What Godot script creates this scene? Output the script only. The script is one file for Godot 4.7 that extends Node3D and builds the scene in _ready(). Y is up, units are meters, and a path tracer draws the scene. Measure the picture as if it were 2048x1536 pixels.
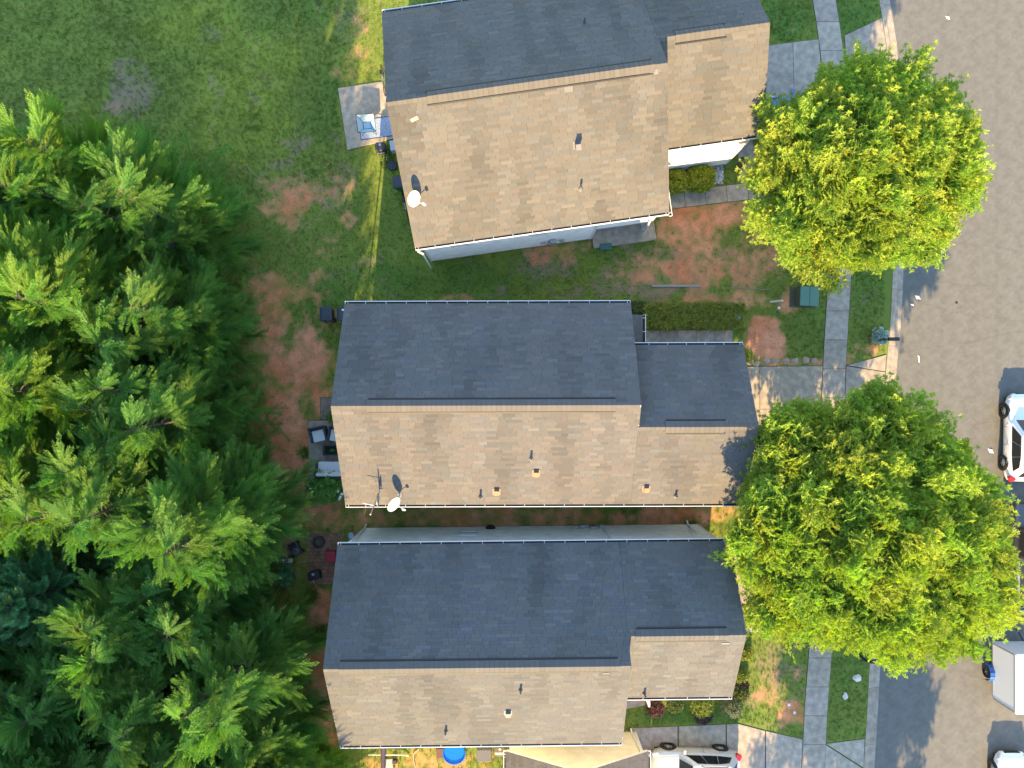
extends Node3D
# An overhead view of three gabled houses between a wood and a street, early low sun from the south.

const H := 38.8      # camera height
const F := 1475.0    # pixels per unit tangent in the 2048 pixel wide photograph
var rng := RandomNumberGenerator.new()
var used := {}
var M := {}
var no_grass: Array[PackedVector2Array] = []
var ground_img: Image
const GX0 := -30.0
const GZ0 := -23.0
const GW := 54.0
const GD := 46.0

class MB:
	var v := PackedVector3Array()
	var n := PackedVector3Array()
	var c := PackedColorArray()
	var t := PackedVector2Array()
	var col := Color.WHITE
	func tri(a: Vector3, b: Vector3, d: Vector3, out: Vector3) -> void:
		var nn := (b - a).cross(d - a)
		if nn.length_squared() < 1e-16:
			return
		nn = nn.normalized()
		v.append(a)
		if nn.dot(out) > 0.0:
			v.append(d); v.append(b)
		else:
			v.append(b); v.append(d)
			nn = -nn
		for i in 3:
			n.append(nn); c.append(col)
	func quad(a: Vector3, b: Vector3, d: Vector3, e: Vector3, out: Vector3) -> void:
		tri(a, b, d, out); tri(a, d, e, out)
	func box(p: Vector3, s: Vector3, b := Basis.IDENTITY) -> void:
		var x := b.x * s.x * 0.5
		var y := b.y * s.y * 0.5
		var z := b.z * s.z * 0.5
		quad(p + x - y - z, p + x + y - z, p + x + y + z, p + x - y + z, x)
		quad(p - x - y - z, p - x + y - z, p - x + y + z, p - x - y + z, -x)
		quad(p - x + y - z, p + x + y - z, p + x + y + z, p - x + y + z, y)
		quad(p - x - y - z, p + x - y - z, p + x - y + z, p - x - y + z, -y)
		quad(p - x - y + z, p + x - y + z, p + x + y + z, p - x + y + z, z)
		quad(p - x - y - z, p + x - y - z, p + x + y - z, p - x + y - z, -z)
	func rbox(p: Vector3, s: Vector3, r: float, b := Basis.IDENTITY) -> void:
		# a box with chamfered edges on top and at the corners
		var poly := PackedVector2Array()
		var hx := s.x * 0.5
		var hz := s.z * 0.5
		for q in [[1, 1], [-1, 1], [-1, -1], [1, -1]]:
			for k in 4:
				var a := (0.5 * PI) * k / 3.0
				var ox: float = cos(a)
				var oz: float = sin(a)
				var sw: bool = q[0] * q[1] < 0
				var dx: float = q[0] * ((hx - r) + r * (oz if sw else ox))
				var dz: float = q[1] * ((hz - r) + r * (ox if sw else oz))
				poly.append(Vector2(dx, dz))
		var rings := [[-s.y * 0.5, 0.0], [s.y * 0.5 - r * 0.6, 0.0], [s.y * 0.5 - r * 0.15, r * 0.35], [s.y * 0.5, r * 0.9]]
		var m := poly.size()
		for i in 3:
			for k in m:
				var q0 := poly[k]
				var q1 := poly[(k + 1) % m]
				var f0: float = rings[i][1]
				var f1: float = rings[i + 1][1]
				var e := func(q: Vector2, y: float, f: float) -> Vector3: return p + b * Vector3(q.x * (1.0 - f / hx), y, q.y * (1.0 - f / hz))
				quad(e.call(q0, rings[i][0], f0), e.call(q1, rings[i][0], f0), e.call(q1, rings[i + 1][0], f1), e.call(q0, rings[i + 1][0], f1), b * Vector3(q0.x + q1.x, s.y * 0.05, q0.y + q1.y))
		var ft: float = rings[3][1]
		for k in range(1, m - 1):
			var g := func(q: Vector2) -> Vector3: return p + b * Vector3(q.x * (1.0 - ft / hx), s.y * 0.5, q.y * (1.0 - ft / hz))
			tri(g.call(poly[0]), g.call(poly[k]), g.call(poly[k + 1]), b.y)
			tri(p + b * Vector3(poly[0].x, -s.y * 0.5, poly[0].y), p + b * Vector3(poly[k].x, -s.y * 0.5, poly[k].y), p + b * Vector3(poly[k + 1].x, -s.y * 0.5, poly[k + 1].y), -b.y)
	func prism(poly: PackedVector2Array, y0: float, y1: float, bevel := 0.0) -> void:
		var top := poly
		if bevel > 0.0:
			var o := Geometry2D.offset_polygon(poly, -bevel, Geometry2D.JOIN_MITER)
			if o.size() == 1 and o[0].size() == poly.size():
				# match the order of the corners
				var best := 0
				for k in poly.size():
					if o[0][k].distance_to(poly[0]) < o[0][best].distance_to(poly[0]):
						best = k
				top = PackedVector2Array()
				var way := 1 if Geometry2D.is_polygon_clockwise(o[0]) == Geometry2D.is_polygon_clockwise(poly) else -1
				for k in poly.size():
					top.append(o[0][posmod(best + way * k, poly.size())])
		var mid := Vector2.ZERO
		for q in poly:
			mid += q / poly.size()
		var yb := y1 - bevel if top != poly else y1
		for k in poly.size():
			var a := poly[k]
			var b := poly[(k + 1) % poly.size()]
			var out2 := (a + b) * 0.5 - mid
			var out := Vector3(out2.x, 0.2, out2.y)
			quad(Vector3(a.x, y0, a.y), Vector3(b.x, y0, b.y), Vector3(b.x, yb, b.y), Vector3(a.x, yb, a.y), out)
			if top != poly:
				var a2 := top[k]
				var b2 := top[(k + 1) % poly.size()]
				quad(Vector3(a.x, yb, a.y), Vector3(b.x, yb, b.y), Vector3(b2.x, y1, b2.y), Vector3(a2.x, y1, a2.y), Vector3(out.x, 1, out.z))
		var idx := Geometry2D.triangulate_polygon(top)
		for k in range(0, idx.size(), 3):
			var a := top[idx[k]]
			var b := top[idx[k + 1]]
			var d := top[idx[k + 2]]
			tri(Vector3(a.x, y1, a.y), Vector3(b.x, y1, b.y), Vector3(d.x, y1, d.y), Vector3.UP)
	func tube(p: Array, r: Array, sides := 6) -> void:
		var rings := []
		for i in p.size():
			var d: Vector3 = (p[mini(i + 1, p.size() - 1)] - p[maxi(i - 1, 0)]).normalized()
			var a := d.cross(Vector3.UP if absf(d.y) < 0.9 else Vector3.RIGHT).normalized()
			var b := d.cross(a)
			var ring := []
			for k in sides:
				var w := TAU * k / sides
				ring.append((a * cos(w) + b * sin(w)) * float(r[i]))
			rings.append(ring)
		for i in p.size() - 1:
			for k in sides:
				var k2 := (k + 1) % sides
				var A: Vector3 = p[i] + rings[i][k]
				var B: Vector3 = p[i] + rings[i][k2]
				var C: Vector3 = p[i + 1] + rings[i + 1][k2]
				var D: Vector3 = p[i + 1] + rings[i + 1][k]
				quad(A, B, C, D, rings[i][k] + rings[i][k2] + rings[i + 1][k])
		for e in [0, p.size() - 1]:
			var out: Vector3 = (p[0] - p[1]) if e == 0 else (p[e] - p[e - 1])
			for k in range(1, sides - 1):
				tri(p[e] + rings[e][0], p[e] + rings[e][k], p[e] + rings[e][k + 1], out)
	func lathe(prof: Array, sides: int, x := Transform3D.IDENTITY) -> void:
		# prof: Vector2(radius, height) from bottom to top; shown from both sides
		for i in prof.size() - 1:
			for k in sides:
				var w0 := TAU * k / sides
				var w1 := TAU * (k + 1) / sides
				var e := func(q: Vector2, w: float) -> Vector3: return x * Vector3(q.x * cos(w), q.y, q.x * sin(w))
				var d: Vector2 = prof[i + 1] - prof[i]
				var nr := Vector2(d.y, -d.x)
				var wm := (w0 + w1) * 0.5
				quad(e.call(prof[i], w0), e.call(prof[i], w1), e.call(prof[i + 1], w1), e.call(prof[i + 1], w0), x.basis * Vector3(nr.x * cos(wm), nr.y, nr.x * sin(wm)))
	func smooth(limit := 45.0) -> void:
		var at := {}
		for i in v.size():
			var k := Vector3i((v[i] * 2000.0).round())
			if at.has(k):
				at[k].append(i)
			else:
				at[k] = [i]
		var lim := cos(deg_to_rad(limit))
		var m := n.duplicate()
		for k in at:
			var l: Array = at[k]
			for i in l:
				var s := Vector3.ZERO
				for j in l:
					if n[i].dot(n[j]) > lim:
						s += n[j]
				m[i] = s.normalized()
		n = m
	func mesh() -> ArrayMesh:
		var a := []
		a.resize(Mesh.ARRAY_MAX)
		a[Mesh.ARRAY_VERTEX] = v
		a[Mesh.ARRAY_NORMAL] = n
		a[Mesh.ARRAY_COLOR] = c
		if t.size() == v.size():
			a[Mesh.ARRAY_TEX_UV] = t
		var r := ArrayMesh.new()
		r.add_surface_from_arrays(Mesh.PRIMITIVE_TRIANGLES, a)
		return r

# ---------------------------------------------------------------- nodes and tags
func numbered(parent: Node, called: String) -> String:
	var k := str(parent.get_instance_id()) + called
	var i: int = used.get(k, 0)
	used[k] = i + 1
	return called if i == 0 else "%s_%03d" % [called, i]

func obj(called: String, shape, m: Material, parent: Node = self) -> MeshInstance3D:
	var o := MeshInstance3D.new()
	o.mesh = shape.mesh() if shape is MB else shape
	o.material_override = m
	o.name = numbered(parent, called)
	parent.add_child(o, true)
	return o

func thing(called: String, label: String, category: String, at := Vector3.ZERO, turn := 0.0, group := "") -> Node3D:
	var o := Node3D.new()
	o.name = numbered(self, called)
	add_child(o, true)
	o.position = at
	o.rotation.y = turn
	tag(o, label, category, group)
	return o

func tag(o: Node, label: String, category: String, group := "") -> Node:
	o.set_meta("label", label)
	o.set_meta("category", category)
	if group != "":
		o.set_meta("group", group)
	return o

func setting(called: String) -> Node3D:
	var o := Node3D.new()
	o.name = numbered(self, called)
	add_child(o, true)
	o.set_meta("kind", "structure")
	return o

# photograph pixel of something that stands at height h -> its place
func at(px: float, py: float, h := 0.0) -> Vector3:
	var s := (H - h) / F
	return Vector3((px - 1024.0) * s, h, (py - 768.0) * s)

func poly(px: Array, h := 0.0) -> PackedVector2Array:
	var r := PackedVector2Array()
	for k in range(0, px.size(), 2):
		var p := at(px[k], px[k + 1], h)
		r.append(Vector2(p.x, p.z))
	return r

# ---------------------------------------------------------------- materials
func lin(r: float, g: float, b: float) -> Color:
	return Color(r, g, b).linear_to_srgb()

func mat(called: String, r: float, g: float, b: float, rough := 0.8, metal := 0.0) -> StandardMaterial3D:
	var m := StandardMaterial3D.new()
	m.albedo_color = lin(r, g, b)
	m.roughness = rough
	m.metallic = metal
	M[called] = m
	return m

func noise(seed_: int, freq: float, octaves := 4) -> FastNoiseLite:
	var f := FastNoiseLite.new()
	f.seed = seed_
	f.noise_type = FastNoiseLite.TYPE_SIMPLEX_SMOOTH
	f.frequency = freq
	f.fractal_octaves = octaves
	return f

# a seamless grey texture: two octave groups of noise mapped to lo..1
func grain(seed_: int, fa: float, fb: float, lo: float, mixing := 0.5, size := 512, tint := Color(0, 0, 0)) -> ImageTexture:
	var a := noise(seed_, fa, 4).get_seamless_image(size, size)
	var b := noise(seed_ + 7, fb, 3).get_seamless_image(size, size)
	a.convert(Image.FORMAT_L8)
	b.convert(Image.FORMAT_L8)
	var da := a.get_data()
	var db := b.get_data()
	var out := PackedByteArray()
	out.resize(size * size * 3)
	for i in size * size:
		var x := (da[i] * mixing + db[i] * (1.0 - mixing)) / 255.0
		x = clampf((x - 0.5) * 1.5 + 0.5, 0.0, 1.0)
		var g := lo + (1.0 - lo) * x
		out[i * 3] = int(255.0 * clampf(g + tint.r * (1.0 - x), 0, 1))
		out[i * 3 + 1] = int(255.0 * clampf(g + tint.g * (1.0 - x), 0, 1))
		out[i * 3 + 2] = int(255.0 * clampf(g + tint.b * (1.0 - x), 0, 1))
	var im := Image.create_from_data(size, size, false, Image.FORMAT_RGB8, out)
	im.generate_mipmaps()
	return ImageTexture.create_from_image(im)

func tri_tex(m: StandardMaterial3D, tex: Texture2D, metres: float) -> void:
	m.albedo_texture = tex
	m.uv1_triplanar = true
	m.uv1_world_triplanar = true
	m.uv1_scale = Vector3.ONE / metres

func leaf_mat(called: String, r: float, g: float, b: float, rough := 0.5, through := 0.8) -> StandardMaterial3D:
	var m := mat(called, r, g, b, rough)
	m.vertex_color_use_as_albedo = true
	m.cull_mode = BaseMaterial3D.CULL_DISABLED
	m.backlight_enabled = true
	m.backlight = Color(0.9 * through, through, 0.25 * through)
	m.metallic_specular = 0.4
	return m

func make_materials() -> void:
	var g1 := grain(11, 0.012, 0.12, 0.72, 0.55)
	var g2 := grain(23, 0.2, 0.45, 0.74, 0.35)
	var m := mat("concrete", 0.46, 0.39, 0.32, 0.9)
	m.vertex_color_use_as_albedo = true
	tri_tex(m, g1, 3.1)
	m = mat("asphalt", 0.20, 0.192, 0.172, 0.92)
	tri_tex(m, g2, 2.9)
	m.detail_enabled = true
	m.detail_blend_mode = BaseMaterial3D.BLEND_MODE_MUL
	m.detail_albedo = grain(41, 0.008, 0.02, 0.88, 0.6)
	m.detail_uv_layer = BaseMaterial3D.DETAIL_UV_1
	m = mat("shingle", 1, 1, 1, 0.95)
	m.vertex_color_use_as_albedo = true
	tri_tex(m, grain(52, 0.05, 0.35, 0.70, 0.3), 1.3)
	m = mat("siding", 1, 1, 1, 0.7)
	m.vertex_color_use_as_albedo = true
	tri_tex(m, grain(63, 0.01, 0.05, 0.88, 0.6), 4.0)
	mat("white", 0.60, 0.60, 0.60, 0.5)
	mat("debris", 0.035, 0.024, 0.02, 0.95)
	mat("black", 0.012, 0.012, 0.013, 0.6)
	mat("dark_metal", 0.03, 0.03, 0.033, 0.45, 0.3)
	mat("grey_metal", 0.32, 0.33, 0.34, 0.45, 0.5)
	mat("tan_metal", 0.19, 0.125, 0.08, 0.7)
	mat("lead", 0.12, 0.12, 0.125, 0.6)
	mat("deck", 0.055, 0.05, 0.045, 0.9)
	mat("foundation", 0.30, 0.25, 0.20, 0.9)
	m = mat("bark", 0.13, 0.105, 0.08, 0.95)
	tri_tex(m, grain(71, 0.03, 0.2, 0.5, 0.5, 256), 0.8)
	m = mat("paint_silver", 0.42, 0.43, 0.44, 0.3)
	m.clearcoat_enabled = true
	m.clearcoat = 0.8
	m = mat("paint_white", 0.70, 0.71, 0.72, 0.3)
	m.clearcoat_enabled = true
	m.clearcoat = 0.8
	m.clearcoat_roughness = 0.06
	m = mat("paint_blue", 0.01, 0.11, 0.45, 0.3)
	m.clearcoat_enabled = true
	m = mat("paint_dark", 0.02, 0.022, 0.028, 0.3)
	m.clearcoat_enabled = true
	mat("glass", 0.012, 0.016, 0.02, 0.06)
	mat("rubber", 0.014, 0.014, 0.014, 0.8)
	mat("chrome", 0.6, 0.6, 0.6, 0.25, 0.9)
	mat("red_lens", 0.32, 0.01, 0.015, 0.2)
	mat("clear_lens", 0.5, 0.52, 0.55, 0.1)
	mat("green_box", 0.085, 0.19, 0.145, 0.6)
	mat("green_bin", 0.01, 0.16, 0.07, 0.5)
	mat("bin", 0.018, 0.026, 0.04, 0.5)
	mat("cushion", 0.62, 0.63, 0.66, 0.9)
	mat("beige", 0.42, 0.36, 0.27, 0.85)
	mat("red", 0.30, 0.02, 0.04, 0.6)
	mat("pool_blue", 0.006, 0.12, 0.52, 0.35)
	mat("pale_blue", 0.30, 0.45, 0.56, 0.8)
	mat("wood", 0.22, 0.17, 0.12, 0.9)
	mat("rock", 0.62, 0.58, 0.52, 0.9)
	mat("pot", 0.09, 0.05, 0.035, 0.8)
	mat("paper", 0.8, 0.8, 0.8, 0.8)
	m = mat("paver", 1, 1, 1, 0.9)
	m.vertex_color_use_as_albedo = true
	tri_tex(m, g1, 0.9)
	m = mat("stone", 1, 1, 1, 0.9)
	m.vertex_color_use_as_albedo = true
	leaf_mat("leaf_street", 0.42, 0.51, 0.09, 0.42, 1.0)
	leaf_mat("leaf_wood", 0.185, 0.355, 0.085, 0.55, 1.0)
	leaf_mat("leaf_pine", 0.12, 0.28, 0.10, 0.5, 0.6)
	leaf_mat("leaf_shrub", 0.12, 0.15, 0.02, 0.5, 0.5)
	leaf_mat("leaf_any", 1, 1, 1, 0.55, 0.5)
	m = leaf_mat("grass", 1, 1, 1, 0.7, 0.5)

# ---------------------------------------------------------------- ground
# [px, py, rx, ry, strength] of bare clay, dry thatch and rank growth, and of brightness painted into the field, in photograph pixels on the ground
const CLAY := [[600, 735, 75, 95, 1.1], [575, 850, 75, 105, 1.1], [600, 960, 60, 80, 1.1], [640, 1000, 50, 40, 1.0], [520, 640, 70, 80, 0.8], [545, 575, 80, 52, 0.7], [478, 640, 16, 26, 0.9], [520, 700, 40, 40, 0.5], [585, 400, 75, 42, 0.75], [640, 370, 50, 60, 0.35],
	[640, 1030, 80, 40, 0.7], [642, 1215, 26, 50, 1.1], [640, 1330, 34, 70, 0.9], [655, 1440, 26, 60, 0.9], [560, 1130, 70, 50, 0.45], [720, 1030, 60, 30, 0.45],
	[1000, 1035, 400, 26, 0.75], [1340, 1032, 120, 26, 1.0], [1180, 1040, 60, 22, 0.6], [1440, 430, 90, 34, 1.0], [1380, 475, 80, 40, 0.85], [1400, 545, 110, 40, 0.75], [1500, 520, 60, 60, 0.7], [1280, 540, 60, 40, 0.5],
	[1530, 675, 42, 42, 1.4], [1480, 600, 110, 22, 0.8], [1395, 600, 60, 16, 0.7], [1120, 500, 70, 24, 0.6], [1580, 600, 24, 34, 0.9], [1545, 725, 120, 8, 0.9], [1725, 690, 30, 22, 0.6], [1700, 720, 26, 18, 0.5],
	[1570, 1360, 40, 50, 0.3], [1590, 1425, 40, 30, 0.8], [1535, 1385, 30, 40, 0.5], [700, 130, 40, 40, 0.35], [730, 100, 30, 50, 0.35], [640, 480, 60, 60, 0.3], [620, 545, 40, 40, 0.4], [900, 1520, 130, 30, 0.6], [760, 1525, 60, 30, 0.5], [460, 840, 40, 60, 0.5], [1390, 700, 130, 30, 0.7],
	[300, 1000, 260, 500, 0.55], [900, 600, 60, 12, 0.4], [1330, 1035, 40, 30, 0.6], [695, 440, 20, 14, 0.7], [650, 505, 22, 16, 0.5]]
const DRY := [[270, 170, 70, 60, 0.8], [290, 215, 40, 34, 0.8], [600, 290, 40, 30, 0.7], [420, 75, 30, 18, 0.7], [585, 370, 110, 60, 0.6], [545, 160, 30, 24, 0.5], [700, 60, 60, 70, 0.6], [680, 330, 40, 80, 0.6], [650, 400, 60, 60, 0.6], [1100, 540, 120, 40, 0.7], [1350, 520, 200, 90, 0.8], [1250, 580, 260, 20, 0.8], [1550, 1360, 60, 80, 0.8], [1720, 640, 30, 60, 0.4], [470, 190, 100, 90, 0.35], [630, 480, 120, 90, 0.4], [1000, 590, 300, 12, 0.3], [1705, 1400, 30, 80, 0.2], [560, 1060, 80, 60, 0.7]]
const FIELD_LIGHT := [[90, 60, 260, 130, 1.0], [490, 200, 110, 120, 0.9], [330, 50, 130, 60, 0.9], [360, 30, 60, 30, 0.9], [580, 120, 60, 60, 0.5], [460, 110, 80, 60, 0.6]]  # sunny brightness painted into the field's taller, yellower grass
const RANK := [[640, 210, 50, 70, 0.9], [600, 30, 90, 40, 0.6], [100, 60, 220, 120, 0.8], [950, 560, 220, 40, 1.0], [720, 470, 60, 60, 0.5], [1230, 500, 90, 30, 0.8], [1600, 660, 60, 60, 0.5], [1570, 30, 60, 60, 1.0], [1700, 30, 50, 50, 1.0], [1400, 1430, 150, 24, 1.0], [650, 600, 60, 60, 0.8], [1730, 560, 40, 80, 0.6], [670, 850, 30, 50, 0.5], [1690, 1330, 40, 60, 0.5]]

func blob(list: Array, px: float, py: float, wob: float) -> float:
	var s := 0.0
	for b in list:
		var dx: float = (px - b[0]) / b[2]
		var dy: float = (py - b[1]) / b[3]
		var d := dx * dx + dy * dy
		if d < 2.6:
			s = maxf(s, b[4] * clampf(1.45 - sqrt(d) + wob * 0.9, 0.0, 1.0))
	return s

# share of clay, dry thatch and rank growth less painted brightness on a coarse grid, laid as three channels
func ground_map() -> void:
	var w := 1350
	var h := 1150
	var gw := 270
	var gh := 230
	var wob := noise(5, 0.045, 4)
	var coarse := Image.create(gw, gh, false, Image.FORMAT_RGBF)
	for y in gh:
		for x in gw:
			var px := 1024.0 + (GX0 + GW * (x + 0.5) / gw) * F / H
			var py := 768.0 + (GZ0 + GD * (y + 0.5) / gh) * F / H
			var k := wob.get_noise_2d(px * 0.25, py * 0.25)
			coarse.set_pixel(x, y, Color(blob(CLAY, px, py, k), blob(DRY, px, py, k), blob(RANK, px, py, k) - 0.8 * blob(FIELD_LIGHT, px, py, k)))
	coarse.resize(w, h, Image.INTERPOLATE_CUBIC)
	var cd := coarse.get_data().to_float32_array()
	var n1 := noise(101, 0.05, 4).get_image(w, h)
	var n2 := noise(102, 0.012, 4).get_image(w, h)
	var n3 := noise(103, 0.42, 2).get_image(w, h)
	n1.convert(Image.FORMAT_L8); n2.convert(Image.FORMAT_L8); n3.convert(Image.FORMAT_L8)
	var d1 := n1.get_data()
	var d2 := n2.get_data()
	var d3 := n3.get_data()
	var out := PackedByteArray()
	out.resize(w * h * 3)
	for i in w * h:
		var a := d1[i] / 255.0
		var b := d2[i] / 255.0
		var f := d3[i] / 255.0
		var e := (a * 0.55 + f * 0.45) - 0.5
		var clay := clampf((cd[i * 3] - 0.27 + e * 1.3 + (b - 0.5) * 0.35) * 1.25, 0.0, 1.0)
		var dry := clampf((cd[i * 3 + 1] - 0.45 + e * 1.5 + (b - 0.5) * 0.9) * 1.5, 0.0, 0.9)
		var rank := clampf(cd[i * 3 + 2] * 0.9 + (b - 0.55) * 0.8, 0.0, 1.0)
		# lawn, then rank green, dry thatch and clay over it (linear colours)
		var field_lift := clampf(-cd[i * 3 + 2] * 1.2 + (b - 0.5) * 0.6, 0.0, 1.0)  # brightness put into the field's grass colour, varied by noise
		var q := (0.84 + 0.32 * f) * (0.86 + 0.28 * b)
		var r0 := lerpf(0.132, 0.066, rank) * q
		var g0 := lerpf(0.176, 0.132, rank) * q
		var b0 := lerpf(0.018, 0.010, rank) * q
		r0 *= 1.0 + 0.45 * field_lift; g0 *= 1.0 + 0.32 * field_lift
		r0 = lerpf(r0, 0.185 * q, dry); g0 = lerpf(g0, 0.140 * q, dry); b0 = lerpf(b0, 0.085 * q, dry)
		var cc := (0.70 + 0.4 * a) * (1.0 - 0.45 * clampf((f - 0.66) * 6.0, 0.0, 1.0))
		var rich := clampf((b - 0.35) * 2.0, 0.0, 1.0)
		r0 = lerpf(r0, lerpf(0.68, 0.58, rich) * cc, clay); g0 = lerpf(g0, lerpf(0.285, 0.20, rich) * cc, clay); b0 = lerpf(b0, lerpf(0.15, 0.075, rich) * cc, clay)
		out[i * 3] = int(255.0 * pow(r0, 1.0 / 2.2))
		out[i * 3 + 1] = int(255.0 * pow(g0, 1.0 / 2.2))
		out[i * 3 + 2] = int(255.0 * pow(b0, 1.0 / 2.2))
	ground_img = Image.create_from_data(w, h, false, Image.FORMAT_RGB8, out)

func ground_at(x: float, z: float) -> Color:
	var u := clampi(int((x - GX0) / GW * 1350.0), 0, 1349)
	var w := clampi(int((z - GZ0) / GD * 1150.0), 0, 1149)
	return ground_img.get_pixel(u, w)

# road edge (outer kerb line), the sidewalk's two edges: photograph y -> x
const KERB := [[-300, 1722], [-150, 1755], [0, 1781], [85, 1795], [250, 1808], [400, 1812], [501, 1810], [640, 1804], [734, 1795], [808, 1791], [1060, 1777], [1327, 1762], [1440, 1756], [1536, 1750], [1800, 1734]]
const WALK := [[-300, 1566], [-150, 1599], [0, 1625], [75, 1637], [180, 1648], [300, 1656], [420, 1659], [555, 1656], [650, 1650], [735, 1645], [900, 1640], [1100, 1631], [1310, 1617], [1410, 1609], [1536, 1603], [1800, 1588]]

func along(line: Array, y: float) -> float:
	var k := 0
	while k < line.size() - 2 and line[k + 1][0] < y:
		k += 1
	var f: float = (y - line[k][0]) / float(line[k + 1][0] - line[k][0])
	return lerpf(line[k][1], line[k + 1][1], f)

func kerb_x(z: float) -> float:
	return (along(KERB, 768.0 + z * F / H) - 1024.0) * H / F

func walk_x(z: float) -> float:
	return (along(WALK, 768.0 + z * F / H) - 1024.0) * H / F

const ROAD_Y := -0.12
const ROAD_W := 9.0

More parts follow.
